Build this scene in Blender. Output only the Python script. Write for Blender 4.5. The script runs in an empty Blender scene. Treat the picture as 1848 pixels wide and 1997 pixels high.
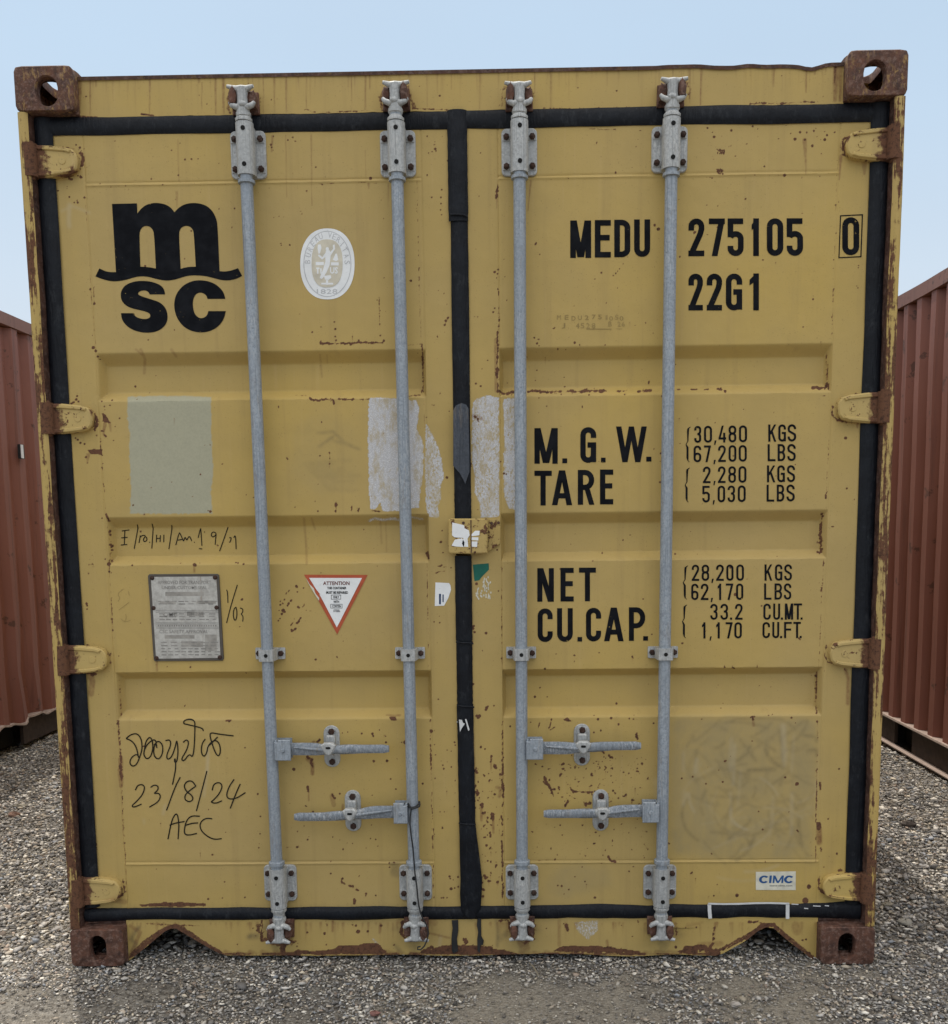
import bpy, math, random
import numpy as np
from mathutils import Matrix, Vector
from mathutils.geometry import tessellate_polygon
random.seed(7); RNG = np.random.default_rng(11)
S = bpy.context.scene; COL = S.collection

# ------------------------------------------------------------------ camera, sky, sun, exposure
FPX, PPX, PPY = 1881.52, 957.60, 1246.46          # photo pixels (1848 x 1997)
CAM = np.array([0.1233460, -2.7900624, 1.3312941])
_a, _b, _c = -0.118913165, 0.0173124970, 0.0107539200
def _rot(a, b, c):
    ca, sa, cb, sb, cc, sc = math.cos(a), math.sin(a), math.cos(b), math.sin(b), math.cos(c), math.sin(c)
    return np.array([[cb,-sb,0],[sb,cb,0],[0,0,1]]) @ np.array([[1,0,0],[0,ca,-sa],[0,sa,ca]]) @ np.array([[cc,0,sc],[0,1,0],[-sc,0,cc]])
R = _rot(_a, _b, _c)
cd = bpy.data.cameras.new('camera'); cam = bpy.data.objects.new('camera', cd); COL.objects.link(cam)
cam.matrix_world = Matrix(((R[0,0], R[0,2], -R[0,1], CAM[0]), (R[1,0], R[1,2], -R[1,1], CAM[1]), (R[2,0], R[2,2], -R[2,1], CAM[2]), (0,0,0,1)))
cd.sensor_fit = 'HORIZONTAL'; cd.sensor_width = 36; cd.lens = 36*FPX/1848
cd.shift_x = (924-PPX)/1848; cd.shift_y = (PPY-998.5)/1848
cd.clip_start = .05; cd.clip_end = 3000
S.camera = cam

SUNV = Vector((-.43, .86, 2.59)).normalized()
SUN_EL = math.asin(SUNV.z); SUN_AZ = math.atan2(SUNV.x, SUNV.y)
w = bpy.data.worlds.new('World'); S.world = w; w.use_nodes = True
nt = w.node_tree; nt.nodes.clear()
sky = nt.nodes.new('ShaderNodeTexSky'); sky.sky_type = 'NISHITA'; sky.sun_disc = False
sky.sun_elevation = SUN_EL; sky.sun_rotation = SUN_AZ
sky.air_density = 1.0; sky.dust_density = 3.0; sky.ozone_density = 1.0; sky.altitude = 0
hs = nt.nodes.new('ShaderNodeHueSaturation'); hs.inputs['Saturation'].default_value = .55
bg = nt.nodes.new('ShaderNodeBackground'); bg.inputs[1].default_value = .10
wo = nt.nodes.new('ShaderNodeOutputWorld')
nt.links.new(sky.outputs[0], hs.inputs['Color'])
# thin, even veil of high haze over the clear sky (world directions only)
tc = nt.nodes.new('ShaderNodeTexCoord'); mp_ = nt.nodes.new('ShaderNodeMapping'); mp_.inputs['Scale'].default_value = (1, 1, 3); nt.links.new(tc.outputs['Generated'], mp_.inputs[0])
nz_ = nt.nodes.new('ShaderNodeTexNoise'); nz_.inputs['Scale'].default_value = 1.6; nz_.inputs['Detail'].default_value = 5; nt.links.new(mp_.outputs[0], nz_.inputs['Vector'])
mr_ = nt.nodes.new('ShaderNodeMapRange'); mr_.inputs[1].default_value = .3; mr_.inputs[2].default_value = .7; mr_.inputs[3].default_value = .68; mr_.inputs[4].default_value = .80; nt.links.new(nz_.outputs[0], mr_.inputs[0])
mx_ = nt.nodes.new('ShaderNodeMix'); mx_.data_type = 'RGBA'; mx_.inputs[7].default_value = (6.0, 7.9, 9.9, 1); # added brightening of unseen sky, overhead and behind camera, lifting doors and ground
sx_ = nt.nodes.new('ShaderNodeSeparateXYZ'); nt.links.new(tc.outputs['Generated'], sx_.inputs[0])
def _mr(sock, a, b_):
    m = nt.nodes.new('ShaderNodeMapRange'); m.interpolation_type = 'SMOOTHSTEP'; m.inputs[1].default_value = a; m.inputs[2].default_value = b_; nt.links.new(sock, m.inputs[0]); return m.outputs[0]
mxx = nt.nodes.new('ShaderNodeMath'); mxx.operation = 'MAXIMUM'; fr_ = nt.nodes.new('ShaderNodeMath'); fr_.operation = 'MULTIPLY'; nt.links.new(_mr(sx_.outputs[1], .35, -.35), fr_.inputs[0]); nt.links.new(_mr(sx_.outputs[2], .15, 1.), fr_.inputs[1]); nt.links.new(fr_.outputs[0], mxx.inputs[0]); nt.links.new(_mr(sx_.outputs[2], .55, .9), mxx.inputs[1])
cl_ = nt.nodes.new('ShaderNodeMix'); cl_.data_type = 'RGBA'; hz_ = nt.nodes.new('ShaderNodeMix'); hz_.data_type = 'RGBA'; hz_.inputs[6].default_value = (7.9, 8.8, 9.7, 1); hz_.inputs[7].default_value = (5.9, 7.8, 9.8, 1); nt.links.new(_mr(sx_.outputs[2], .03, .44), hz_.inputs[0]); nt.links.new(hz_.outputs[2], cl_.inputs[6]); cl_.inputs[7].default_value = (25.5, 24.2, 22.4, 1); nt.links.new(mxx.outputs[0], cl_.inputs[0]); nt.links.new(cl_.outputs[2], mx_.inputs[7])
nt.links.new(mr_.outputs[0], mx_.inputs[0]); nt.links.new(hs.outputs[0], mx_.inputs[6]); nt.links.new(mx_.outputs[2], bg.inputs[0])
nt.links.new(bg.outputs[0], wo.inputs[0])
sl = bpy.data.lights.new('sun', 'SUN'); sl.energy = 2.7; sl.angle = math.radians(.5); sl.color = (1, .93, .82)
so = bpy.data.objects.new('sun', sl); COL.objects.link(so); so.rotation_euler = SUNV.to_track_quat('Z', 'Y').to_euler()
S.view_settings.view_transform = 'Standard'; S.view_settings.look = 'None'; S.view_settings.gamma = 1
S.view_settings.exposure = 0.0

def P(u, v, y=0.0):
    d = R @ np.array([(u-PPX)/FPX, 1, -(v-PPY)/FPX]); t = (y-CAM[1])/d[1]
    return CAM + t*d
def PG(u, v, z=0.0):
    d = R @ np.array([(u-PPX)/FPX, 1, -(v-PPY)/FPX]); t = (z-CAM[2])/d[2]
    return CAM + t*d
def topx(X):
    q = (np.asarray(X, float)-CAM) @ R
    return PPX+FPX*q[..., 0]/q[..., 1], PPY-FPX*q[..., 2]/q[..., 1]

# ------------------------------------------------------------------ wear map (drawn marks, later stored on the mesh vertices)
WW, WH = 1848, 1997
CH = {'rust': 0, 'stain': 1, 'pale': 2, 'res': 3, 'grime': 4, 'dust': 5, 'film': 6}
WM = np.zeros((7, WH, WW), np.float32)
_ox = _oy = 0.0; _sc = 1.0
def crop(x, y, s=500/1848):
    global _ox, _oy, _sc
    _ox, _oy, _sc = x, y, s
def X_(p): return (_ox+p[0]*_sc, _oy+p[1]*_sc)
def seg(ch, x0, y0, x1, y1, w0, w1=None, s0=1., s1=None, soft=1.0):
    (x0, y0), (x1, y1) = X_((x0, y0)), X_((x1, y1))
    w0 *= _sc; w1 = w0 if w1 is None else w1*_sc; s1 = s0 if s1 is None else s1
    m = max(w0, w1)+soft+1
    a, b, c, d = int(max(0, min(x0, x1)-m)), int(min(WW, max(x0, x1)+m+1)), int(max(0, min(y0, y1)-m)), int(min(WH, max(y0, y1)+m+1))
    if a >= b or c >= d: return
    yy, xx = np.mgrid[c:d, a:b].astype(np.float32)
    dx, dy = x1-x0, y1-y0; L = dx*dx+dy*dy
    t = np.clip(((xx-x0)*dx+(yy-y0)*dy)/(L+1e-6), 0, 1)
    ds = np.hypot(xx-x0-t*dx, yy-y0-t*dy)
    val = np.clip((w0+(w1-w0)*t-ds)/soft+.5, 0, 1)*(s0+(s1-s0)*t)
    i = CH[ch]; WM[i, c:d, a:b] = np.maximum(WM[i, c:d, a:b], val)
def path(ch, pts, w, s=1., soft=1.):
    if ch != 'rust': 
        for p, q in zip(pts, pts[1:]): seg(ch, *p, *q, w, w, s, s, soft)
        return
    for p, q in zip(pts, pts[1:]):              # rust never runs as an even line
        L = math.hypot(q[0]-p[0], q[1]-p[1]); n = max(1, int(L/max(5, w*.8))); nx, ny = -(q[1]-p[1])/(L or 1), (q[0]-p[0])/(L or 1)
        on = True
        for k in range(n):
            if n > 8 and random.random() < .18: on = not on
            t0, t1 = k/n, min(1, (k+random.uniform(.6, 1.6))/n); o = random.gauss(0, .35)*w; r = w*random.uniform(.25, 1.25)*(1 if on else .35)
            if w < 3.2: seg(ch, p[0]+(q[0]-p[0])*t0, p[1]+(q[1]-p[1])*t0, p[0]+(q[0]-p[0])*t1, p[1]+(q[1]-p[1])*t1, w*.8, w*.8, s*(random.uniform(.5, 1) if on else .35))
            else: seg(ch, p[0]+(q[0]-p[0])*t0+nx*o, p[1]+(q[1]-p[1])*t0+ny*o, p[0]+(q[0]-p[0])*t1+nx*o*.5, p[1]+(q[1]-p[1])*t1+ny*o*.5, r, r*random.uniform(.3, 1), s)
            if w > 5 and random.random() < .3: a = random.uniform(0, 6.3); seg(ch, p[0]+(q[0]-p[0])*t0+math.cos(a)*w*1.7, p[1]+(q[1]-p[1])*t0+math.sin(a)*w*1.5, p[0]+(q[0]-p[0])*t0+math.cos(a)*w*1.7+1, p[1]+(q[1]-p[1])*t0+math.sin(a)*w*1.5, w*random.uniform(.15, .4))
def dots(ch, s, k=1.):
    v = s.split()
    for t in v:
        x, y, r = [float(q) for q in t.split(',')]; seg(ch, x, y, x+.1, y, r*k)
def inpoly(pts, xx, yy):
    ins = np.zeros(xx.shape, bool); n = len(pts)
    for i in range(n):
        x0, y0 = pts[i]; x1, y1 = pts[(i+1) % n]
        c = ((y0 > yy) != (y1 > yy)); ins ^= c & (xx < (x1-x0)*(yy-y0)/((y1-y0) or 1e-9)+x0)
    return ins
def polyw(ch, pts, s=1., jag=1.5):
    pts = [X_(p) for p in pts]; P2 = []
    for (a, b), (c, d) in zip(pts, pts[1:]+pts[:1]):       # ragged edge
        n = max(1, int(math.hypot(c-a, d-b)/5))
        for k in range(n): P2.append((a+(c-a)*k/n+random.uniform(-jag, jag), b+(d-b)*k/n+random.uniform(-jag, jag)))
    xs = [p[0] for p in P2]; ys = [p[1] for p in P2]
    a, b, c, d = int(min(xs))-1, int(max(xs))+2, int(min(ys))-1, int(max(ys))+2
    yy, xx = np.mgrid[c:d, a:b].astype(np.float32)
    i = CH[ch]; WM[i, c:d, a:b] = np.maximum(WM[i, c:d, a:b], inpoly(P2, xx, yy)*s)
def scatter(ch, pts, n, r0=2, r1=6, s=1., tail=0):
    pts = [X_(p) for p in pts]; xs = [p[0] for p in pts]; ys = [p[1] for p in pts]; k = 0; save = (_ox, _oy, _sc); crop(0, 0, 1)
    while k < n:
        x, y = random.uniform(min(xs), max(xs)), random.uniform(min(ys), max(ys))
        if not inpoly(pts, np.array([x]), np.array([y]))[0]: continue
        k += 1; r = (r0+(r1-r0)*random.random()**3)*.27; a = random.uniform(0, 6.3); l = r*random.uniform(0, 2.5)
        seg(ch, x, y, x+l*math.cos(a), y+l*math.sin(a), r, r*.6, s)
        if tail and random.random() < tail: seg('stain', x, y, x, y+random.uniform(4, 16), r*.8, .3, .8, 0)
    crop(*save)
def edge_rust(x0, y0, x1, y1, n, w=5, s=1.):               # broken rust line along a seam
    for k in range(n):
        t = random.random(); l = random.uniform(.002, .035)
        ax, ay = x0+(x1-x0)*t, y0+(y1-y0)*t; t2 = min(1, t+l)
        seg('rust', ax+random.uniform(-w, w), ay, x0+(x1-x0)*t2+random.uniform(-w, w)*.5, y0+(y1-y0)*t2, random.uniform(.2, 1)*w, random.uniform(.1, .7)*w, s)

crop(0, 80)   # header left, upper left door
for x, y0, y1, wd in ((650,250,540,7),(1080,232,525,6),(1430,230,300,12),(1455,300,520,3),(1550,228,520,5),(1605,228,480,6),(575,300,520,16),(690,230,330,8)):
    seg('stain', x, y0, x+random.uniform(-4,8), y1, wd, wd*.5, .95, .7)
for x in range(560, 1848, 60): seg('rust', x, 222-(x-560)*.012, x+60, 222-(x-560)*.012, random.uniform(4,13), 6, .75)
seg('rust', 560, 545, 700, 548, 8, 5, .7); seg('rust', 1020, 528, 1110, 538, 9, 5, .8); dots('rust', '620,400,6 1435,392,4 1490,455,5 1790,305,4 ')
dots('rust', '828,722,5 1236,788,6 1332,855,8 1380,852,7 1427,850,5 1090,995,7 1285,968,7 720,1030,5 798,1052,5 905,1045,5 625,912,4 605,778,4 575,770,9 548,750,7 1403,1028,3 1690,1205,5 1580,1212,4 1670,1345,5 1378,1370,6 1330,1570,5 1045,1622,8')
path('rust', [(575,800),(600,850),(585,900),(540,945),(470,965),(390,965)], 11, .9); path('rust', [(430,775),(480,768),(540,775)], 7, .8)
path('rust', [(560,970),(590,985)], 9); path('rust', [(500,990),(520,1000)], 8); dots('rust', '395,1075,7 418,1080,7 483,1050,5 482,1065,4 500,1125,7 555,1150,6 560,1165,9 607,1130,8 535,1165,6')
path('rust', [(605,1060),(618,1200),(640,1480),(655,1848)], 2, .8); path('rust', [(605,1050),(1700,1035)], 2, .7); seg('stain', 1280, 710, 1290, 1010, 3, 3, .6)
seg('stain', 1275, 1090, 1275, 1200, 10, 3, .5); path('dust', [(500,1180),(495,1290),(500,1340)], 12, .5, 4); path('dust', [(440,1230),(520,1190),(650,1240)], 4, .7)
crop(420, 120)
for x, y0, y1, wd in ((345,70,370,4),(425,65,370,6),(510,65,365,6),(655,65,350,4),(980,50,350,4),(1080,45,350,8),(1110,50,200,5),(1205,50,200,3),(1525,35,330,3),(1395,40,120,8),(5,60,380,4),(60,60,380,9),(595,65,200,3)):
    seg('stain', x, y0, x, y1, wd, wd*.5, .9, .6)
for x in range(0, 1848, 70): seg('rust', x, 58-x*.02, x+70, 57-x*.02, random.uniform(3,9), 5, .7)
path('rust', [(640,352),(655,345),(700,365),(800,368),(880,362),(1000,360),(1110,352)], 5, .8); path('rust', [(1420,340),(1560,345),(1690,350),(1780,350)], 6, .8)
path('rust', [(100,370),(90,250),(130,200),(250,215),(305,260),(305,350)], 13, .55); path('rust', [(1200,350),(1190,260),(1240,190),(1390,190),(1415,290),(1430,340)], 13, .55)
dots('rust', '403,275,6 444,270,4 1615,248,8 1472,180,4 1525,540,6 1580,580,5 1577,600,6 1583,630,9 1590,645,6 1560,650,5 1535,660,5 1525,820,6 1558,980,7 1675,720,5 1118,843,12 770,888,6 522,567,7 575,575,6 723,762,7 418,540,6 400,600,8 405,620,7 416,640,4 470,1310,5 475,1325,5 138,1060,6 26,1062,5 120,1195,5 1630,925,6 1625,980,6 1625,1025,6 1622,1070,6 1630,1105,6 1408,1580,9 1605,1650,4 1215,1560,5 1165,1720,5 1635,540,4 458,1117,4 490,1120,4 614,1080,4 622,1098,5')
path('rust', [(750,885),(1000,868),(1160,880)], 3, .8); path('rust', [(1450,520),(1452,900),(1460,1400),(1472,1840)], 2.5, .7); edge_rust(1452,1000,1472,1700,14,4)
seg('stain', 410, 540, 405, 650, 9, 4, .7); seg('stain', 505, 530, 515, 980, 4, 2, .6); seg('stain', 690, 530, 695, 1040, 5, 2, .6); seg('stain', 1080, 640, 1085, 860, 3, 2, .4); seg('stain', 1245, 880, 1245, 1050, 4, 2, .5)
seg('stain', 1104, 880, 1104, 915, 8, 3, .7); path('rust', [(1180,1700),(1180,1840)], 4, .8)
crop(860, 120)
for x, y0, y1, wd in ((278,40,340,5),(675,40,220,5),(785,35,90,10),(792,90,340,5),(75,45,200,3),(1045,30,80,9),(1195,30,180,3),(1790,10,300,5),(1670,10,180,4)):
    seg('stain', x, y0, x, y1, wd, wd*.5, .9, .6)
for x in range(0, 1848, 80): seg('rust', x, 30-x*.016, x+60, 29-x*.016, random.uniform(2,6), 3, .6)
path('rust', [(740,338),(860,345),(1000,342),(1100,338),(1200,335),(1260,338),(1380,328)], 6, .8); path('rust', [(1060,485),(1180,492),(1260,490)], 5, .6)
dots('rust', '1265,212,7 985,190,6 283,660,5 273,970,5 248,1352,4 1155,1522,7 1108,1568,5 1240,1543,6 1258,1527,6 1272,1512,5 1285,1495,5 1310,1458,4 385,1518,9 405,1530,6 410,1500,7 400,1560,5 375,1805,7 45,715,6 1538,1180,10 1565,1208,12 958,1760,4 1420,562,4 1430,500,4 1440,500,4 40,1750,4 262,1840,5 240,1840,4')
path('rust', [(408,490),(410,850),(415,1450),(418,1848)], 2.5, .7); path('rust', [(408,885),(402,940),(400,990)], 8, .9); seg('stain', 402, 990, 402, 1060, 6, 2, .6)
path('rust', [(410,1640),(416,1690)], 4); seg('stain', 645, 860, 625, 1080, 7, 3, .8); path('rust', [(440,858),(1848,840)], 1.5, .6)
path('rust', [(440,320),(445,200),(520,165),(620,170),(655,220),(650,320)], 11, .5); path('rust', [(1580,290),(1580,190),(1620,150),(1740,130),(1790,190),(1790,280)], 11, .5)
crop(1340, 80)
for x, y0, y1, wd in ((100,155,460,8),(860,140,370,8),(925,140,240,11),(1000,140,230,5),(1070,120,430,22),(1105,110,430,16),(625,150,330,6),(20,160,300,5)):
    seg('stain', x, y0, x-6, y1, wd, wd*.6, .95, .8)
for x in range(0, 1140, 50): seg('rust', x, 140-x*.02, x+50, 139-x*.02, random.uniform(6,16), 8, .8)
seg('rust', 1070, 140, 1060, 300, 16, 6, .6); path('rust', [(450,455),(560,448),(700,450),(850,440),(950,445)], 8, .85); dots('rust', '980,400,5 575,160,7 680,252,4 845,438,8')
dots('rust', '145,628,7 180,660,5 192,692,10 245,685,4 317,645,9 470,615,8 508,635,5 427,742,6 313,756,5 657,705,5 745,668,5 812,658,9 860,660,7 846,712,9 775,708,11 910,648,8 925,630,5 900,757,10 990,712,11 1005,680,8 988,655,5 935,690,4 710,612,4 345,830,5 188,852,4 555,905,7 700,968,11 485,965,5 178,992,5 825,985,4 955,978,4 140,1185,5 220,1190,5 1090,1160,5 1068,1183,6 827,1243,5 1070,1385,5 1053,1578,5 1055,1788,6 1050,1640,3 362,1643,5 1233,1620,5 1232,1635,5 54,1378,9 48,1385,7')
for cx_, cy_ in ((242,797),(233,942)):
    for _ in range(14): seg('rust', cx_+random.uniform(-30,28), cy_+random.uniform(-22,20), cx_+random.uniform(-28,28), cy_+random.uniform(-20,20), 4, 3, .9)
seg('stain', 845, 715, 852, 850, 16, 8, .75, .6); seg('stain', 853, 850, 853, 960, 8, 3, .7); path('rust', [(0,990),(400,975),(1075,965)], 3, .7); path('rust', [(1105,590),(1100,800),(1075,965),(1068,1180),(1060,1500),(1045,1848)], 2.5, .75)
path('rust', [(1125,790),(1118,730),(1135,705),(1200,690),(1320,645)], 12, .85); path('rust', [(1120,820),(1180,850),(1290,870)], 8, .8); seg('stain', 1105, 830, 1095, 1000, 12, 4, .8); seg('stain', 1275, 880, 1275, 960, 20, 8, .6)
crop(0, 560)
path('rust', [(650,0),(680,300),(690,450)], 3, .9); path('rust', [(675,0),(680,130)], 4, .9); dots('rust', '672,435,12 690,460,10 705,500,8 720,520,6 975,717,8 733,823,7 808,815,7 752,860,6 861,945,6 830,1003,5 755,885,4 1602,1275,6 1775,1497,5 1258,310,5 650,15,8 680,120,9 665,350,4 1445,1350,6 1387,1508,4')
path('stain', [(1015,450),(1045,520),(1040,620)], 10, .5); path('stain', [(980,450),(1040,500)], 8, .5); path('stain', [(1235,450),(1270,500)], 9, .5)
polyw('rust', [(735,905),(760,915),(790,960),(800,985),(770,975),(740,965)], 1); seg('stain', 755, 990, 745, 1060, 14, 6, .9); seg('stain', 790, 980, 800, 1040, 10, 5, .6); path('rust', [(750,1060),(765,1080)], 6)
polyw('rust', [(618,1168),(735,1170),(740,1215),(715,1200),(680,1200),(650,1198)], .95); dots('rust', '620,1225,9 630,1268,5 610,1130,7 580,1122,8 560,1100,8 545,1088,7 697,1068,6 555,785,8 550,810,9 565,825,8 530,830,8 515,840,9')
path('rust', [(640,880),(690,930),(700,990),(680,1040)], 10, .9); seg('stain', 635, 1210, 630, 1260, 14, 5, .7); edge_rust(722,1090,765,1640,16,5); path('rust', [(722,1090),(745,1400),(765,1640)], 2.5, .7); path('rust', [(712,500),(728,640),(715,790)], 3, .55)
path('rust', [(765,1640),(790,1690)], 8, .8); dots('rust', '735,1665,6 1515,1618,9 1500,1610,5 1040,1638,6')
polyw('pale', [(920,790),(1190,783),(1520,792),(1522,1000),(1530,1200),(1538,1350),(1518,1480),(1530,1630),(1300,1634),(935,1632),(945,1450),(930,1200),(935,1050),(918,950)], 1, 1.2)
crop(460, 600)
path('rust', [(608,262),(660,258),(720,262),(840,255),(900,250),(985,255),(1060,252)], 8, 1); path('rust', [(612,262),(612,235)], 6); path('rust', [(1060,255),(1060,230)], 8); path('rust', [(838,250),(838,185)], 3)
dots('rust', '710,103,7 715,155,8 716,208,7 722,235,7 550,177,7 612,140,5 885,235,7 1040,20,4 1036,60,4 1036,120,6 1040,200,7 1525,75,8 1510,95,9 1503,125,8 1470,618,5 1425,705,5 1412,700,4 1372,790,5 1520,1225,10 1485,1608,6 1475,1690,9 1492,1765,5 1385,1790,9 1388,1805,8 1813,380,6 1728,548,7 1763,566,7 1770,443,3 75,1348,5 426,1438,5 590,1467,6 605,1067,6 617,825,6 495,1208,4 570,1395,4 1503,180,3')
path('rust', [(1035,0),(1035,160)], 3, .8); path('rust', [(1530,70),(1505,125)], 5)
path('rust', [(530,650),(545,665),(580,668),(640,662),(705,662)], 8, .95); path('rust', [(740,662),(860,660)], 9, .95); path('rust', [(890,660),(960,662)], 6, .9); path('rust', [(705,662),(705,700)], 6); path('rust', [(430,632),(510,632)], 4, .7)
path('rust', [(1328,0),(1335,260)], 3, .7); path('rust', [(1340,265),(1348,400),(1350,560),(1335,620)], 6, .85); edge_rust(1340,280,1350,620,16,5); path('rust', [(1240,270),(1340,262)], 4, .7); path('rust', [(1220,640),(1330,630)], 6, .6)
path('rust', [(1355,640),(1358,1100),(1368,1500)], 2.2, .75); path('rust', [(675,1040),(672,1160)], 5); path('rust', [(720,1400),(720,1475)], 9, .95); path('rust', [(832,1430),(835,1465)], 5); path('rust', [(884,1445),(884,1468)], 7); path('rust', [(980,1465),(1040,1468)], 5, .8)
path('stain', [(490,1520),(505,1700),(510,1845)], 8, .45); path('stain', [(545,1520),(570,1600)], 7, .4); path('stain', [(1040,1540),(1050,1700)], 7, .4); path('stain', [(1080,1540),(1085,1760)], 5, .35); path('stain', [(605,340),(620,500)], 6, .4); path('stain', [(655,340),(660,400)], 5, .3)
path('grime', [(590,905),(700,895),(800,985),(890,1020)], 6, .8, 3); path('grime', [(600,1000),(700,930)], 8, .7, 3); path('grime', [(700,960),(800,985)], 10, .4, 3)
for k in range(16): path('grime', [(480+k*12, 1120+k*13), (760+random.uniform(-60,150), 1090+k*16)], 2.5, .38, 3)
polyw('film', [(420,850),(650,760),(850,860),(900,1050),(860,1300),(600,1350),(400,1200)], .28, 4)
polyw('res', [(957,660),(1000,648),(1150,655),(1235,665),(1300,672),(1318,720),(1310,830),(1300,880),(1320,920),(1345,960),(1350,1100),(1348,1200),(1330,1300),(1318,1440),(1240,1455),(1170,1468),(1060,1465),(1040,1400),(1000,1455),(965,1450),(957,1200),(950,900)], .9, 1.2)
polyw('res', [(1368,840),(1400,880),(1440,960),(1480,1080),(1497,1220),(1470,1300),(1480,1380),(1450,1430),(1468,1510),(1395,1512),(1368,1440),(1360,1100)], .62, 1)
path('res', [(960,1535),(1000,1520),(1060,1530),(1120,1520),(1170,1528)], 10, .55); path('res', [(1260,1510),(1345,1525)], 8, .5); path('rust', [(950,1500),(1340,1492)], 3, .5)
crop(860, 600)
polyw('res', [(225,690),(265,650),(325,632),(415,650),(420,1100),(418,1510),(285,1512),(280,1420),(240,1330),(240,1200),(220,1100)], .64, 1); polyw('res', [(325,632),(415,650),(415,740),(330,740)], .9, 1)
polyw('res', [(445,660),(520,650),(575,655),(575,1455),(490,1450),(455,1370),(450,1150),(455,950)], .7, 1)
path('rust', [(240,790),(262,800),(270,825)], 8, .9); path('stain', [(230,780),(290,800)], 14, .6); path('rust', [(205,1010),(215,1150)], 6, .9); path('rust', [(430,640),(432,1500)], 2.5, .7)
path('rust', [(415,0),(420,100),(405,180),(405,270)], 6, .95); path('rust', [(407,270),(405,420),(402,520)], 9, 1); path('rust', [(402,520),(412,610)], 7, .9); seg('stain', 395, 230, 395, 600, 12, 12, .6)
path('rust', [(410,600),(460,625),(520,612)], 10, .85); path('rust', [(620,605),(680,600),(740,610),(870,602)], 9, .75); path('rust', [(900,602),(1000,605),(1060,598),(1190,602)], 11, .8); path('rust', [(1265,605),(1335,598)], 7, .7); path('rust', [(1420,600),(1510,598)], 10, .75); path('rust', [(1700,592),(1720,592)], 5, .8); path('rust', [(1800,590),(1845,590)], 5, .8)
dots('rust', '672,217,7 690,258,8 705,275,5 962,252,9 998,268,6 840,298,7 690,452,6 678,525,5 890,570,6 618,358,5 705,652,5 1065,628,6 865,625,5 1322,625,6 760,710,6 335,380,5 250,548,7 283,566,7 295,440,4 375,32,7 385,5,6 1583,1050,8 1580,1107,5 1578,1258,9 1310,1675,6 1685,1775,7 1690,410,5 1592,638,7 1137,1108,4 362,1553,10 412,1550,9 160,1552,11 403,1745,6')
path('rust', [(1590,630),(1592,760)], 3, .6); dots('rust', '452,1195,8 470,1200,6')
crop(1340, 560)
path('rust', [(1055,10),(1045,180),(1040,320),(1035,380)], 3, .8); edge_rust(1052,0,1038,370,14,4); path('rust', [(1028,420),(1025,600),(1020,700)], 3, .5); path('rust', [(1000,480),(1008,600),(1002,680)], 6, .7); path('rust', [(905,722),(960,728),(1010,715)], 11, .9); path('rust', [(1005,690),(1020,740)], 9, .9)
path('rust', [(30,738),(70,738)], 5); path('rust', [(120,738),(155,735)], 5); path('rust', [(215,735),(280,745)], 8, .9); dots('rust', '272,752,10 240,728,6 905,88,7 835,287,6 405,882,4 1140,1087,11 1148,1450,8 1203,1530,5 778,1280,5 1440,1250,5 622,903,4')
path('rust', [(1018,760),(1018,1000),(1015,1160),(1000,1500),(998,1590)], 2.6, .7); edge_rust(1018,1100,998,1580,12,4); path('rust', [(1000,1480),(996,1520)], 6, 1); path('rust', [(975,1620),(965,1700),(975,1848)], 5, .7); dots('rust', '965,1635,8 975,1650,7 958,1770,7 962,1800,8 962,1835,7')
path('rust', [(1045,850),(1042,920),(1080,960),(1160,975)], 8, .85); path('rust', [(1200,775),(1240,770)], 9, .8); seg('stain', 1225, 985, 1225, 1015, 10, 5, .8); path('rust', [(1140,970),(1230,985)], 6, .7)
crop(0, 1020)
path('rust', [(775,0),(800,200),(785,290)], 7, .55); edge_rust(790,50,815,280,16,10); path('rust', [(785,290),(800,500),(812,800),(830,1080)], 2.6, .8); edge_rust(785,290,815,780,22,4); dots('rust', '785,295,14 787,350,8 806,692,8 813,773,7 758,260,6 638,363,6 953,305,7 1400,300,12 1410,305,9 1745,550,8 1700,285,6 1715,288,6 1755,295,8 1300,290,4 623,580,9 628,595,7 628,620,6 580,500,4 855,958,5 1012,720,4 1175,960,5 1052,982,4 1372,1038,6 1205,1035,3 1125,1020,4 712,1232,4 785,1380,4 1765,1618,6 850,1445,10 868,1660,7 635,890,12 630,880,8')
path('stain', [(1400,300),(1400,350)], 8, .7); path('stain', [(1130,995),(1132,1060)], 8, .7); path('stain', [(650,1090),(665,1140),(655,1230)], 22, .75, 3); path('rust', [(620,1080),(690,1090)], 12, .8)
path('rust', [(865,1130),(870,1240),(875,1390)], 5, .6); edge_rust(865,1150,875,1400,14,5); path('rust', [(855,1410),(855,1560),(870,1700),(880,1848)], 3, .9); edge_rust(852,1420,880,1840,34,7); path('rust', [(870,1780),(880,1848)], 8, 1); path('stain', [(862,1780),(868,1848)], 16, .7)
path('rust', [(745,910),(795,940),(800,1010),(760,1050)], 7, .75); path('rust', [(640,1420),(650,1422)], 1); path('rust', [(1630,1425),(1670,1422)], 6, .9); path('rust', [(1640,1418),(1650,1432)], 5)
path('rust', [(640,300),(675,295)], 4, .7); path('rust', [(665,230),(670,320)], 4, .7)
path('dust', [(1495,1600),(1497,1700),(1492,1800)], 7, .8)
crop(460, 1020)
path('rust', [(1375,210),(1388,245)], 11, 1); path('rust', [(1375,290),(1382,600),(1385,1060)], 2.5, .75); edge_rust(1378,300,1386,1040,16,3); path('rust', [(1395,1080),(1400,1380),(1408,1848)], 2.5, .75); edge_rust(1400,1400,1408,1848,22,5); path('rust', [(1400,1600),(1405,1760)], 6, .95)
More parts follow.
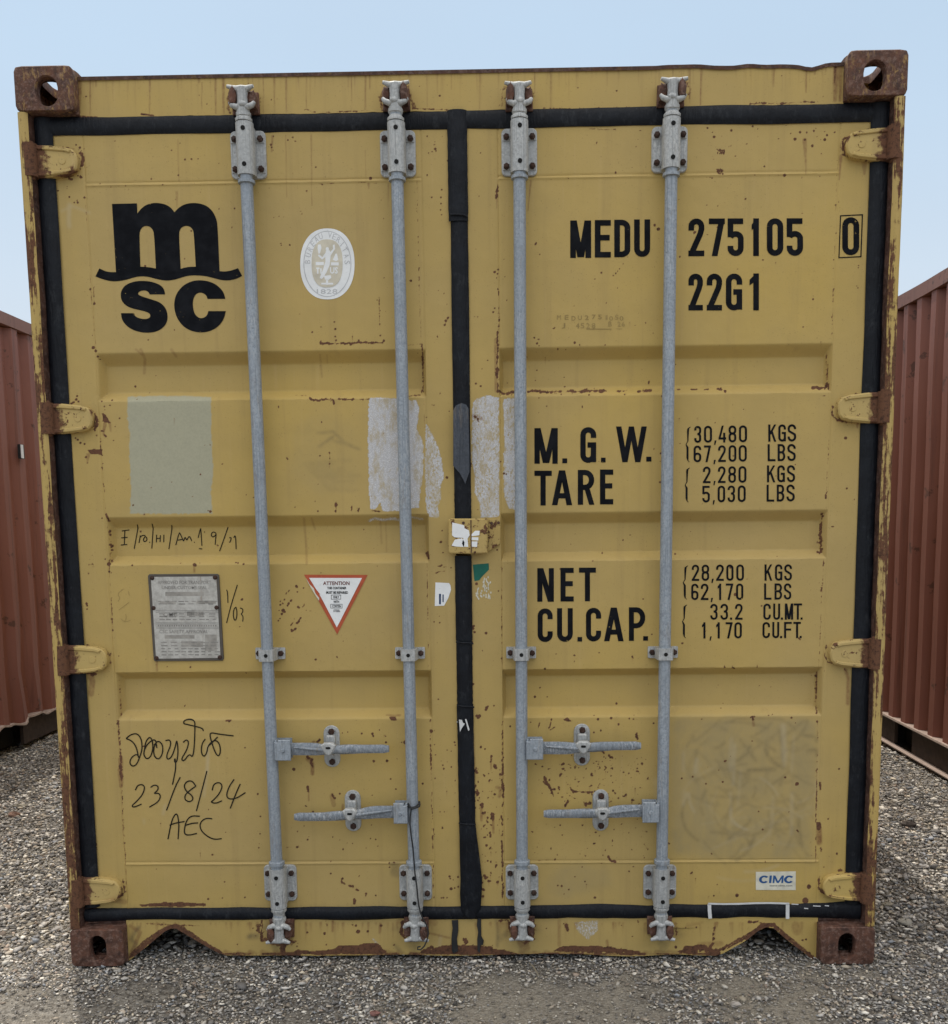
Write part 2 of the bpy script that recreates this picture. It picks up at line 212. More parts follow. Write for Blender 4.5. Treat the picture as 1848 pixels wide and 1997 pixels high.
path('rust', [(1453,312),(1485,305)], 5); path('rust', [(1495,318),(1520,318)], 4, .8); path('rust', [(1432,360),(1460,350),(1510,345)], 4.5, .9); dots('rust', '1550,322,6 1428,712,6 1468,717,6 1378,528,5 1458,1270,6 773,852,4 575,983,8 1480,135,7 1490,212,5 40,552,7 487,468,6 505,630,4 535,632,4 447,603,8 455,610,7 340,630,13 350,640,9 330,655,9 320,590,8 320,565,6 380,580,9 395,560,8 372,595,7 400,555,6 435,455,10 440,462,7 443,495,6 350,552,7 310,630,5 318,688,6 306,703,7 420,690,4 440,720,9 452,710,8 465,685,7 400,770,9 425,765,9 432,760,6')
path('rust', [(358,510),(385,482)], 5, .9); path('rust', [(395,735),(415,712)], 5, .9); path('rust', [(470,680),(450,712)], 5); path('rust', [(482,605),(497,580)], 4, .8); path('rust', [(400,780),(435,760)], 5)
polyw('rust', [(1105,1395),(1150,1395),(1160,1420),(1130,1425),(1110,1410)], .9, .6); path('stain', [(1085,1382),(1130,1388),(1185,1385)], 5, .8)
dots('rust', '767,1512,5 805,1507,5 905,1517,7 985,1515,7 990,1535,7 1033,1490,5 1078,1535,5 1080,1580,8 1218,1580,13 1193,1580,5 993,1715,10 1088,1713,10 65,1617,6 418,1775,11 412,1770,7 1408,1500,12 1430,1597,5 1437,1670,5 1522,1635,5 1550,1643,5 1575,1580,7 1580,1600,6 1480,1715,4 1490,1745,7 1523,1720,4 1552,1758,6 1497,1770,7 1115,1845,6 1700,745,8 1715,740,7 1710,760,9 1722,790,5 1803,793,9 1705,858,6 1705,1160,9 1735,1390,10 1745,1400,12 1805,1330,10 1815,1320,6 1765,1610,7 1795,1628,6 1720,1785,10 1740,1800,7 1840,1680,9 1835,1720,7 1733,438,10 1775,920,5')
path('rust', [(975,1515),(990,1540)], 5); path('rust', [(600,1560),(580,1580)], 9, .8); path('stain', [(555,1590),(560,1580)], 14, .7); path('rust', [(515,1690),(550,1700),(540,1730),(555,1760)], 9, .9); path('stain', [(515,1700),(550,1730),(552,1805)], 14, .8)
path('rust', [(1698,1550),(1700,1848)], 5, .8)
crop(860, 1020)
path('rust', [(215,230),(215,1100),(222,1250),(232,1848)], 4, .6); path('stain', [(225,1500),(238,1848)], 10, .5); path('rust', [(435,280),(438,700),(438,1060)], 2.6, .8); edge_rust(437,300,437,1050,24,4); path('rust', [(440,1400),(443,1848)], 3, .9); edge_rust(440,1400,445,1848,36,6); path('rust', [(432,1100),(432,1380)], 2.5, .5)
dots('rust', '413,490,6 323,793,10 235,742,8 228,760,9 240,785,8 226,858,6 1092,273,6 1518,803,6 828,944,5 960,997,5 748,1050,8 1137,934,6 675,1252,9 765,1252,6 1263,1300,8 645,1435,5 497,1465,7 285,1615,8 315,1628,6 275,1390,12 262,1392,9 330,1330,10 322,1345,9 380,1315,6 1130,1413,9 1225,1405,9 1355,1408,6 1385,1412,6 1278,1450,8 1530,1442,7 1150,1495,7 1100,1508,7 230,1160,9 235,1790,8 395,1765,9 385,1760,8 385,1750,7 1640,1445,4')
path('rust', [(710,1435),(697,1490)], 5, .95); path('rust', [(795,1412),(785,1460),(770,1485)], 5, .95); path('rust', [(785,1490),(820,1470)], 5, .9); polyw('rust', [(880,1420),(910,1400),(940,1425),(920,1432)], .85, .6); path('rust', [(1410,1515),(1412,1560)], 8, .95)
path('rust', [(358,1670),(360,1710)], 5, .95); path('stain', [(360,1700),(360,1770)], 5, .9); path('rust', [(1160,1640),(1175,1660)], 7, .9); path('rust', [(1210,1675),(1235,1695)], 10, .95)
scatter('rust', [(850,1660),(1500,1660),(1500,1848),(850,1848)], 60, 3, 10, 1)
path('stain', [(1685,900),(1690,960)], 4, .4)
crop(1340, 1020)
path('rust', [(965,0),(960,100),(965,215)], 6, .8); edge_rust(950,0,965,220,26,9); path('rust', [(930,210),(968,210)], 8, .9); path('rust', [(980,250),(975,420),(965,600),(955,820),(945,1050)], 2.6, .8); edge_rust(978,270,948,1040,18,4); path('rust', [(980,275),(978,310)], 5, 1); path('rust', [(968,465),(962,495)], 5, 1)
path('rust', [(930,1070),(928,1180),(925,1300),(935,1380)], 5, .7); edge_rust(925,1070,930,1390,24,8); path('rust', [(325,1040),(345,1048)], 5, .9); path('rust', [(323,1025),(323,1045)], 4, .9); path('rust', [(503,1022),(503,1045)], 4, .9); path('rust', [(455,1400),(488,1395)], 7, .9); dots('rust', '472,1415,9 430,405,4 585,1385,5 750,1403,8 103,1413,5 468,1570,5 935,1430,8 270,1718,7 280,1712,5 38,1828,6 705,1833,8 1093,1770,7 310,320,9 345,515,12 72,225,4 520,1170,4 340,510,5 140,770,4 935,1775,5')
path('stain', [(475,1420),(478,1460)], 10, .6); path('rust', [(940,1400),(935,1600),(930,1848)], 2.6, .8); edge_rust(938,1410,930,1848,14,4); path('rust', [(1000,880),(990,960),(1010,1000),(1060,1020)], 6, .8); path('stain', [(1140,1060),(1160,1120),(1155,1300)], 13, .8, 3); path('rust', [(1130,1050),(1150,1075)], 9, .6)
for k in range(90):   # scrubbed swirls in the lower right panel
    x, y = random.uniform(20, 880), random.uniform(1420, 2350); a = random.uniform(-.9, .9)+(1.57 if random.random() < .5 else 0); L = random.uniform(60, 260); b = random.uniform(-.6, .6)
    pp = [(x+math.cos(a+b*t)*L*t, y+math.sin(a+b*t)*L*t) for t in (0, .25, .5, .75, 1)]
    pp = [(min(930, max(0, q[0])), max(1405, q[1])) for q in pp]; path('grime', pp, random.uniform(2, 14), random.uniform(.25, .65), 3)
polyw('film', [(-110,1415),(300,1405),(700,1405),(925,1430),(925,1900),(900,2100),(905,2430),(600,2430),(300,2430),(-110,2380)], .95, 5)
for k in range(34):
    cx_, cy_, r_ = random.uniform(250, 650), random.uniform(1600, 2300), random.uniform(90, 420); a0 = random.uniform(0, 6.3); a1 = a0+random.uniform(.5, 1.8)
    pp = [(cx_+r_*math.cos(a)*1.15, cy_+r_*math.sin(a)*.8) for a in np.linspace(a0, a1, 9)]; pp = [(min(925, max(-40, q[0])), max(1410, q[1])) for q in pp]
    path(random.choice(('grime', 'grime', 'dust')), pp, random.uniform(1.5, 8), random.uniform(.25, .7), 2)
for k in range(8): path('dust', [(random.uniform(0,900), random.uniform(1900,2400)) for _ in range(2)], 4, .25, 3)
for k in range(14): x = random.uniform(-250, 920); y = random.uniform(1440, 2000); path('dust', [(x, y), (x+random.uniform(-30,30), y+random.uniform(80,300))], random.uniform(4, 18), random.uniform(.2, .45), 5)
crop(0, 1480)
path('rust', [(868,0),(875,180)], 9, .95); path('stain', [(870,0),(872,190)], 17, .7); path('rust', [(875,180),(885,500),(905,740),(915,1040)], 3, .85); edge_rust(875,180,905,720,26,4); polyw('rust', [(1000,1050),(1120,1040),(1180,1030),(1230,1035),(1330,1030),(1480,1042),(1485,1058),(1200,1066),(1010,1062)], .85, 1)
dots('rust', '1530,690,8 1128,793,4 1618,885,6 1500,1008,8 1603,1002,6 1765,997,6 1502,365,5 847,940,9 850,970,8 1625,528,4')
path('rust', [(885,870),(900,960),(870,990),(800,1005)], 8, .8); path('stain', [(780,1010),(900,1030)], 18, .6, 3); path('rust', [(690,560),(697,660)], 4, .9); path('rust', [(1440,640),(1445,720)], 4, .5)
path('dust', [(1495,0),(1492,60),(1470,270)], 4, .8); path('dust', [(1190,330),(1175,400)], 5, .7); path('dust', [(1035,430),(1040,470)], 3, .7)
# sill
polyw('rust', [(1060,1290),(1160,1220),(1230,1190),(1310,1195),(1400,1260),(1500,1330),(1640,1410),(1590,1425),(1430,1340),(1300,1250),(1240,1225),(1180,1245),(1050,1340),(950,1420),(930,1450),(925,1400)], .62, 1.5)
path('stain', [(940,1200),(1010,1250),(950,1390)], 14, .6); path('grime', [(1000,1210),(940,1300),(980,1330),(935,1420)], 12, .9, 2); path('rust', [(1050,1185),(1200,1195),(1440,1200)], 7, .6); path('grime', [(1800,1280),(1848,1275)], 20, .8, 4)
crop(460, 1480)
path('rust', [(155,1200),(190,1300),(340,1340),(430,1310)], 22, .62); path('rust', [(190,1165),(180,1290)], 12, .8); path('rust', [(300,1310),(345,1350),(345,1400)], 20, .75); path('rust', [(380,1170),(385,1290)], 13, .7); path('stain', [(350,1165),(380,1300)], 30, .5, 4)
polyw('rust', [(400,1395),(440,1370),(560,1385),(700,1370),(740,1345),(860,1345),(960,1325),(1030,1330),(1060,1370),(1090,1380),(1060,1402),(500,1405)], .9, 1.2)
path('rust', [(1340,1385),(1400,1365),(1550,1345),(1700,1350),(1848,1360)], 12, .72); polyw('rust', [(1330,1390),(1500,1345),(1700,1345),(1848,1350),(1848,1400),(1400,1405)], .75, 1)
path('rust', [(1200,1170),(1190,1260),(1230,1310),(1330,1300),(1390,1260),(1370,1180)], 13, .8); path('stain', [(1180,1170),(1430,1180)], 24, .5, 3); path('stain', [(1400,1255),(1540,1290)], 7, .7); dots('rust', '512,1250,8 638,1257,10 950,1242,10 880,1243,14 865,1200,9 840,1195,6 1045,1200,10 10,1335,6 440,1350,6 650,1338,6 1140,1340,7 1700,200,3')
path('stain', [(697,1170),(697,1240)], 9, .9); path('stain', [(1040,1190),(1035,1250)], 10, .8); path('rust', [(650,1165),(655,1200)], 4, .8); path('grime', [(1140,1340),(1200,1400)], 10, .8, 3); path('res', [(990,1300),(1025,1340)], 8, .5)
path('dust', [(1475,1275),(1462,1390)], 5, .7); path('rust', [(1640,1290),(1665,1310),(1645,1325)], 8, .9); path('rust', [(855,1010),(850,1040)], 10, .9)
path('rust', [(690,255),(715,290)], 9, .75); path('stain', [(690,265),(705,330)], 16, .6); path('rust', [(520,200),(525,240)], 8); path('stain', [(525,240),(525,300)], 5, .8); path('stain', [(545,0),(552,110)], 10, .9); path('rust', [(545,0),(550,60)], 8, .8)
path('rust', [(765,860),(760,885),(790,905)], 7, .9); path('rust', [(820,910),(885,950)], 9, .85); path('rust', [(435,632),(458,630)], 6, .9); path('rust', [(365,638),(400,638)], 4, .7)
dots('rust', '157,252,8 177,413,6 173,538,6 167,610,4 165,640,6 490,483,5 443,522,6 517,580,7 772,650,7 697,562,5 840,608,5 938,640,4 970,573,5 1007,580,6 1152,217,6 982,260,5 748,250,7 1113,143,6 1435,140,6 1345,178,8 1580,155,5 1578,245,4 1470,380,5 1502,380,5 683,825,7 937,970,9 935,985,6 1008,983,7 63,997,6 142,908,4 388,320,4 415,75,9 555,380,8 1537,845,7 1545,862,6 1540,845,8 1565,870,5 1600,850,8 1550,935,11 1575,930,6 1602,920,7 1480,1000,6 1495,1000,7 1520,1000,6 1765,330,10 1805,622,9 1790,840,9 1800,855,12 1105,750,6 1107,780,6 1700,30,3 1775,690,4')
path('stain', [(770,330),(765,440)], 7, .7); path('rust', [(1770,340),(1765,380)], 4, .7); path('rust', [(1405,0),(1412,500),(1425,1010)], 2.6, .8); edge_rust(1405,0,1425,1000,26,4); path('rust', [(1425,500),(1430,560)], 4, .9)
for k in range(26): x = 1712+random.uniform(0,30); y = random.uniform(60,380); path('rust', [(x,y),(x+random.uniform(-8,8), y+random.uniform(4,20))], random.uniform(4,8), 1)
scatter('rust', [(1740,80),(1848,80),(1848,1000),(1740,1000)], 26, 3, 10, 1, .3)
polyw('grime', [(1110,740),(1190,740),(1190,860),(1120,850)], .55, 3)
crop(860, 1480)
scatter('rust', [(700,40),(1440,40),(1480,420),(1300,330),(900,330),(700,250)], 110, 3, 9, 1, .12); scatter('rust', [(640,420),(1500,420),(1500,760),(640,760)], 40, 3, 8, 1); scatter('rust', [(240,60),(440,60),(440,960),(260,960)], 44, 3, 11, 1, .35)
path('rust', [(742,130),(760,175),(790,215),(815,275)], 8, 1); path('rust', [(930,205),(950,230),(1010,240),(1090,238)], 7, 1); path('rust', [(925,265),(970,285)], 5, .9); path('rust', [(915,295),(895,340)], 9, 1); path('rust', [(1035,330),(1080,315)], 9, .9); path('rust', [(850,200),(850,225)], 8); path('rust', [(735,165),(760,180)], 6)
path('rust', [(1205,700),(1220,730),(1260,745)], 9, .95); path('rust', [(1460,610),(1490,655)], 5, .9); path('rust', [(440,0),(440,160),(450,280)], 10, .95); path('stain', [(400,205),(430,210),(420,270)], 11, .7); path('rust', [(440,610),(440,700),(445,1010)], 7, .8); edge_rust(440,300,440,1000,30,7); path('rust', [(390,50),(395,70)], 12, .9)
path('stain', [(290,330),(290,440)], 10, .75); path('rust', [(295,325),(295,350)], 9, .9); path('rust', [(372,400),(375,440)], 12, .9); path('stain', [(375,430),(377,530)], 8, .8); path('rust', [(440,410),(440,430)], 17, .95); path('rust', [(310,840),(322,870)], 9, .95)
path('rust', [(700,733),(760,728),(845,740)], 4, .7); polyw('film', [(760,900),(820,800),(1000,760),(1200,790),(1230,900),(1100,960),(900,1000),(800,980)], .6, 5)
dots('rust', '1015,778,5 963,848,6 1037,883,6 868,915,8 840,912,6 920,940,6 885,973,5 1108,998,9 1733,140,7 1810,128,6 1385,775,5 1445,210,4 1810,1230,1')
polyw('rust', [(800,1385),(860,1350),(960,1345),(1100,1345),(1220,1355),(1340,1370),(1440,1385),(1400,1398),(1000,1392)], .8, 1.2); polyw('rust', [(0,1345),(120,1345),(300,1355),(480,1380),(540,1400),(0,1402)], .8, 1)
polyw('rust', [(1700,1385),(1848,1340),(1848,1410),(1750,1400)], .8, 1); path('rust', [(490,1165),(500,1280),(600,1330),(660,1290),(685,1190)], 14, .7); path('stain', [(580,1320),(610,1360)], 32, .6, 4); path('rust', [(1510,1190),(1520,1290)], 14, .7); path('rust', [(1700,1180),(1690,1290)], 10, .6)
path('rust', [(900,1200),(915,1235),(905,1240)], 14, .8); path('stain', [(850,1165),(850,1340)], 12, .5); path('stain', [(1195,1310),(1200,1350)], 9, .8); path('rust', [(1420,1165),(1425,1190)], 12, .6); polyw('res', [(960,1170),(1140,1165),(1130,1240),(1060,1300),(980,1240)], .42, 2); dots('rust', '758,1220,6 1300,1200,5 1378,1278,6 1760,1215,6 1690,1355,11 430,1165,9')
path('grime', [(395,1165),(410,1230),(405,1350)], 8, .9, 2); path('rust', [(165,1300),(190,1320),(175,1335)], 10, .9); path('grime', [(420,1300),(480,1250),(560,1250)], 18, .6, 5); path('rust', [(420,1165),(470,1160)], 8, .8)
crop(1340, 1480)
path('rust', [(932,80),(932,200),(925,460)], 4, .9); path('rust', [(957,170),(957,220)], 7, .9); polyw('rust', [(928,455),(960,455),(968,500),(945,520),(930,505)], 1, .7); path('stain', [(948,510),(950,600)], 20, .95, 3); path('rust', [(925,520),(925,740)], 4, .7); path('rust', [(960,640),(962,670)], 6, .8)
dots('rust', '1077,682,8 1093,70,7 790,178,13 785,185,9 513,378,6 705,130,7 255,165,8 133,178,7 270,15,8 38,128,7 615,620,4 562,743,5 875,920,16 357,982,13 190,985,7 560,738,4 850,1020,22 65,1212,7 855,1300,8 830,1305,8')
path('rust', [(950,845),(945,920),(975,965),(1080,1000)], 8, .8); path('rust', [(1090,800),(1120,805)], 9, .8)
polyw('rust', [(200,1400),(440,1290),(510,1235),(540,1205),(600,1200),(660,1230),(760,1330),(940,1480),(950,1450),(800,1330),(690,1235),(620,1180),(540,1180),(470,1230),(300,1330),(180,1380)], .62, 1.3)
path('rust', [(210,1185),(185,1250),(185,1330),(160,1360)], 9, .9); path('rust', [(0,1380),(80,1350),(180,1370),(230,1400)], 24, .75); path('stain', [(90,1340),(240,1330)], 20, .5, 4); path('rust', [(440,1175),(520,1175),(530,1190)], 9, .85); path('stain', [(780,1200),(790,1240)], 30, .5, 4); path('stain', [(0,1200),(100,1180)], 12, .4, 4)
for x in np.linspace(100, 1050, 40): seg('grime', x, 1010, x+random.uniform(-5,5), 1010-random.uniform(10,90), 4, 2, .4, .1, 3)
# general light speckle over both doors
crop(0, 0, 1)
path('rust', [(258,1866),(290,1840),(322,1813),(335,1807),(345,1808),(356,1815),(395,1838),(430,1858)], 4.5, .85); path('rust', [(1590,1876),(1570,1858),(1530,1827),(1508,1807),(1492,1805),(1477,1812),(1456,1829),(1400,1858)], 4.5, .85)
path('rust', [(258,1860),(325,1809),(345,1804),(395,1834)], 3.5, .5); path('rust', [(1585,1868),(1510,1803),(1490,1801),(1450,1829)], 3.5, .5)
for q in range(440, 1400, 24): seg('rust', q, 1860, q+24, 1860, random.uniform(1, 4), random.uniform(1, 4), random.uniform(.3, .75)); seg('stain', q, 1857, q+random.uniform(5,24), 1857, random.uniform(2, 6), 2, .6, .4, 3)
for cx_ in (538, 806, 1020, 1294):
    for _ in range(12): a = random.uniform(0, 6.3); seg('grime', cx_+22*math.cos(a), 1815+16*math.sin(a), cx_+random.uniform(20, 46)*math.cos(a), 1818+random.uniform(14, 30)*math.sin(a), 7, 3, .55, .15, 5)
    seg('grime', cx_, 1835, cx_+random.uniform(-5, 5), 1862, 12, 6, .6, .3, 6)
for q in range(120): x = random.uniform(200, 1650); seg('stain', x, 1800, x+random.uniform(-2, 2), 1800+random.uniform(6, 40), random.uniform(.8, 3), .5, random.uniform(.3, .8), .1, 2)
for q in range(170): x = random.uniform(130, 1640); y = 140-(x-160)*.018; seg('stain', x, y, x+random.uniform(-1, 1), y+random.uniform(8, 75), random.uniform(.8, 2), .4, random.uniform(.3, .8), .1, 1.5)
scatter('rust', [(160,270),(870,260),(890,1760),(240,1765)], 130, 3, 7, 1, .1); scatter('rust', [(920,260),(1690,250),(1610,1750),(940,1760)], 170, 3, 7, 1, .1)
for x in np.arange(200, 860, 9.):  # drip dust under the ribs
    for yy in (1775, ): seg('grime', x, 1768, x, 1768-random.uniform(2, 10), 2, 1, .5, .1, 2)
for x in np.arange(110, 1700, 5.): seg('rust', x, 249+(850-x)*.018, x, 253+(850-x)*.018, 1, .5, random.choice((0, 0, .5)), 0)

def blur(a, r):
    for ax in (0, 1):
        for _ in range(2):
            c = np.cumsum(np.pad(a, [(r+1, r) if k == ax else (0, 0) for k in (0, 1)], mode='edge'), ax, dtype=np.float64)
            a = ((c[2*r+1:]-c[:-2*r-1]) if ax == 0 else (c[:, 2*r+1:]-c[:, :-2*r-1])).astype(np.float32)/(2*r+1)
    return a
WM[4] = blur(WM[4], 2); WM[6] = blur(WM[6], 7); WM[5] = blur(WM[5], 2)
def wear(co):
    u, v = topx(co); u = np.clip(u, 0, WW-1.01); v = np.clip(v, 0, WH-1.01)
    i, j = u.astype(int), v.astype(int); fu, fv = u-i, v-j
    return (WM[:, j, i]*(1-fu)*(1-fv)+WM[:, j, i+1]*fu*(1-fv)+WM[:, j+1, i]*(1-fu)*fv+WM[:, j+1, i+1]*fu*fv)

# ------------------------------------------------------------------ materials
class NT:
    def __init__(s, name):
        s.m = bpy.data.materials.new(name); s.m.use_nodes = True; s.t = s.m.node_tree; s.t.nodes.clear()
        s.out = s.n('ShaderNodeOutputMaterial'); s.b = s.n('ShaderNodeBsdfPrincipled'); s.l(s.b.outputs[0], s.out.inputs[0])
        s.co = s.n('ShaderNodeNewGeometry').outputs['Position']
    def n(s, t): return s.t.nodes.new(t)
    def l(s, a, b): s.t.links.new(a, b)
    def v(s, sock, x):
        if hasattr(x, 'links') or isinstance(x, bpy.types.NodeSocket): s.l(x, sock)
        else: sock.default_value = x
    def scale(s, sx, sy, sz):
        m = s.n('ShaderNodeMapping'); s.l(s.co, m.inputs[0]); m.inputs['Scale'].default_value = (sx, sy, sz); return m.outputs[0]
    def noise(s, sc, det=4, rough=.55, vec=None, dist=0.):
        n = s.n('ShaderNodeTexNoise'); s.l(vec or s.co, n.inputs['Vector']); n.inputs['Scale'].default_value = sc; n.inputs['Detail'].default_value = det
        n.inputs['Roughness'].default_value = rough; n.inputs['Distortion'].default_value = dist; return n.outputs[0]
    def voro(s, sc, feat='F1', out='Distance', vec=None):
        n = s.n('ShaderNodeTexVoronoi'); s.l(vec or s.co, n.inputs['Vector']); n.inputs['Scale'].default_value = sc; n.feature = feat; return n.outputs[out]
    def math(s, op, a, b=0.):
        n = s.n('ShaderNodeMath'); n.operation = op; s.v(n.inputs[0], a); s.v(n.inputs[1], b); return n.outputs[0]
    def rng(s, x, a, b, c=0., d=1.):
        n = s.n('ShaderNodeMapRange'); s.v(n.inputs[0], x); n.inputs[1].default_value = a; n.inputs[2].default_value = b; n.inputs[3].default_value = c; n.inputs[4].default_value = d; n.clamp = True; return n.outputs[0]
    def mix(s, f, a, b, mode='MIX'):
        n = s.n('ShaderNodeMix'); n.data_type = 'RGBA'; n.blend_type = mode; s.v(n.inputs[0], f); s.v(n.inputs[6], a if not isinstance(a, tuple) else (*a, 1)); s.v(n.inputs[7], b if not isinstance(b, tuple) else (*b, 1)); return n.outputs[2]
    def attr(s, name):
        n = s.n('ShaderNodeAttribute'); n.attribute_name = name; return n
    def bump(s, h, st, d=.001):
        n = s.n('ShaderNodeBump'); s.v(n.inputs['Height'], h); n.inputs['Strength'].default_value = st; n.inputs['Distance'].default_value = d; s.l(n.outputs[0], s.b.inputs['Normal']); return n
    def done(s, col, rough=.6, metal=0., spec=.5):
        s.v(s.b.inputs['Base Color'], col if not isinstance(col, tuple) else (*col, 1)); s.v(s.b.inputs['Roughness'], rough); s.v(s.b.inputs['Metallic'], metal); s.v(s.b.inputs['Specular IOR Level'], spec); return s.m

RUST_D, RUST_M, RUST_L = (.040, .019, .013), (.135, .062, .034), (.30, .135, .045)
def rustcol(N, sc=60):
    n1 = N.noise(sc, 5, .7); c = N.mix(N.rng(n1, .32, .52), RUST_D, RUST_M); return N.mix(N.rng(N.noise(sc*2.3, 3), .58, .72), c, (.165, .080, .042))
YEL = (.474, .338, .110)
def m_paint(name, yel=YEL, wearmap=True, extra=None):
    N = NT(name)
    lo = N.noise(1.3, 3); hi = N.noise(9, 5, .6)
    c = N.mix(N.rng(lo, .3, .7), (yel[0]*.93, yel[1]*.95, yel[2]*1.15), (yel[0]*1.06, yel[1]*1.04, yel[2]*.9))
    c = N.mix(N.rng(hi, .35, .75, 0, .35), c, (yel[0]*.80, yel[1]*.82, yel[2]*.95))
    st = N.noise(1., 4, .6, N.scale(26, 26, 1.1)); c = N.mix(N.rng(st, .56, .76, 0, .30), c, (yel[0]*.62, yel[1]*.6, yel[2]*.75))
    st2 = N.noise(1., 3, .6, N.scale(70, 70, 2.5)); c = N.mix(N.rng(st2, .6, .8, 0, .22), c, (yel[0]*1.15, yel[1]*1.15, yel[2]*1.7))
    spk = N.noise(240, 2, .5); c = N.mix(N.rng(spk, .66, .74, 0, .35), c, (.16, .10, .04))
    fine = N.noise(170, 3, .7); mid = N.noise(45, 4, .65)
    rough = .62; rust = None
    if wearmap:
        A = N.attr('wear_a'); B = N.attr('wear_b'); sa = N.n('ShaderNodeSeparateColor'); sb = N.n('ShaderNodeSeparateColor'); N.l(A.outputs['Color'], sa.inputs[0]); N.l(B.outputs['Color'], sb.inputs[0])
        ru, stn, pal = sa.outputs; res, gri, dus = sb.outputs
        c = N.mix(N.math('MULTIPLY', A.outputs['Alpha'], N.rng(N.noise(7, 5, .65, N.scale(1.6, 1, 1), .8), .3, .62, .3, 1.)), c, (.345, .268, .125))
        c = N.mix(N.math('MULTIPLY', gri, N.rng(mid, .3, .6, .35, 1.)), c, (.175, .135, .065))
        c = N.mix(N.math('MULTIPLY', pal, .93), c, N.mix(N.rng(fine, .4, .7), (.39, .385, .285), (.345, .345, .26)))
        c = N.mix(N.rng(res, .1, .35, 0, .6), c, (.40, .345, .235)); pt = N.voro(330); r1 = N.rng(N.math('ADD', res, N.math('MULTIPLY', N.math('SUBTRACT', N.noise(190, 4, .75, N.scale(1, 1, .6)), .5), 2.4)), .40, .62)
        r1 = N.math('MULTIPLY', r1, N.rng(N.noise(34, 5, .75, N.scale(1, 1, .45)), .36, .50, .25, 1.)); c = N.mix(N.math('MULTIPLY', r1, N.rng(res, .05, .2)), c, N.mix(N.rng(pt, .0, .5), (.80, .80, .80), (.50, .50, .52)))
        c = N.mix(N.math('MULTIPLY', dus, .6), c, (.52, .47, .36))
        sf = N.math('MULTIPLY', stn, N.rng(N.noise(90, 4, .6), .25, .65, .35, .95)); c = N.mix(sf, c, (.19, .085, .034))
        hal = N.rng(N.math('ADD', ru, N.math('MULTIPLY', N.math('SUBTRACT', fine, .5), .7)), .20, .50, 0, .75); c = N.mix(hal, c, (.22, .115, .04))
        rust = N.rng(N.math('ADD', ru, N.math('MULTIPLY', N.math('SUBTRACT', fine, .5), .9)), .48, .60)
    if extra: 
        e = extra(N, fine, mid); rust = N.math('MAXIMUM', rust, e) if rust is not None else e
    if rust is not None:
        c = N.mix(rust, c, rustcol(N, 110)); rough = N.rng(rust, 0, 1, .60, .9)
    h = N.math('ADD', N.math('MULTIPLY', N.noise(120, 3), .5), N.math('MULTIPLY', rust if rust is not None else 0., .8))
    N.bump(h, .35, .0012)
    return N.done(c, rough, 0, .35)
def ex_post(N, fine, mid):        # long vertical flaking
    n = N.noise(1., 5, .7, N.scale(55, 55, 5)); l = N.noise(2.2, 2)
    return N.rng(N.math('ADD', N.math('ADD', n, N.math('MULTIPLY', N.math('SUBTRACT', l, .5), .42)), N.math('MULTIPLY', N.math('SUBTRACT', mid, .5), .35)), .47, .53)
def ex_hinge(N, fine, mid):       # bare and rusty towards the pin
    sp = N.n('ShaderNodeSeparateXYZ'); N.l(N.co, sp.inputs[0]); ax = N.math('ABSOLUTE', sp.outputs[0])
    e = N.rng(N.math('ADD', ax, N.math('MULTIPLY', N.math('SUBTRACT', mid, .5), .07)), 1.148, 1.160)
    return N.math('MAXIMUM', e, N.rng(N.math('ADD', mid, N.math('MULTIPLY', fine, .3)), .745, .79))
def ex_box(N, fine, mid): return N.rng(N.math('ADD', mid, N.math('MULTIPLY', fine, .35)), .715, .765)
def ex_some(N, fine, mid): return N.rng(N.math('ADD', mid, N.math('MULTIPLY', fine, .35)), .82, .88)
M = {}
M['paint'] = m_paint('yellow_paint'); M['post'] = m_paint('yellow_paint_flaking', extra=ex_post); M['hinge'] = m_paint('yellow_paint_hinge', (.50, .365, .13), extra=ex_hinge); M['paint_box'] = m_paint('yellow_paint_chipped', extra=ex_box, wearmap=False); M['paint_rusty'] = m_paint('yellow_paint_rusty', extra=ex_some, wearmap=False)
def m_rust(name, yellow=.0, k=1.):
    N = NT(name); a = N.noise(28, 6, .7); c = N.mix(N.rng(a, .35, .65), (.050*k, .024*k, .018*k), (.145*k, .064*k, .040*k)); c = N.mix(N.rng(N.noise(70, 5, .75), .50, .60, 0, .7), c, (.20*k, .125*k, .10*k)); c = N.mix(N.rng(N.noise(33, 5, .75), .55, .66, 0, .7), c, (.022*k, .012*k, .010*k))
    if yellow: c = N.mix(N.math('MULTIPLY', N.rng(N.noise(1, 6, .75, N.scale(95, 95, 38), .6), .54, .60), N.rng(N.noise(11, 2), .44, .56)), c, (.36*yellow, .22*yellow, .085*yellow))
    N.bump(N.noise(75, 6, .7), .75, .0025); return N.done(c, N.rng(a, .3, .7, .62, .9), 0, .4)
M['rust'] = m_rust('rusty_steel', 0); M['rust_top'] = m_rust('rusty_steel_painted', .8); M['rust_dark'] = m_rust('dark_rusty_steel', 0, .75); M['bolt'] = m_rust('bolt_rust', 0, .42); M['roofedge'] = m_rust('roof_edge_rust', .35, .7)
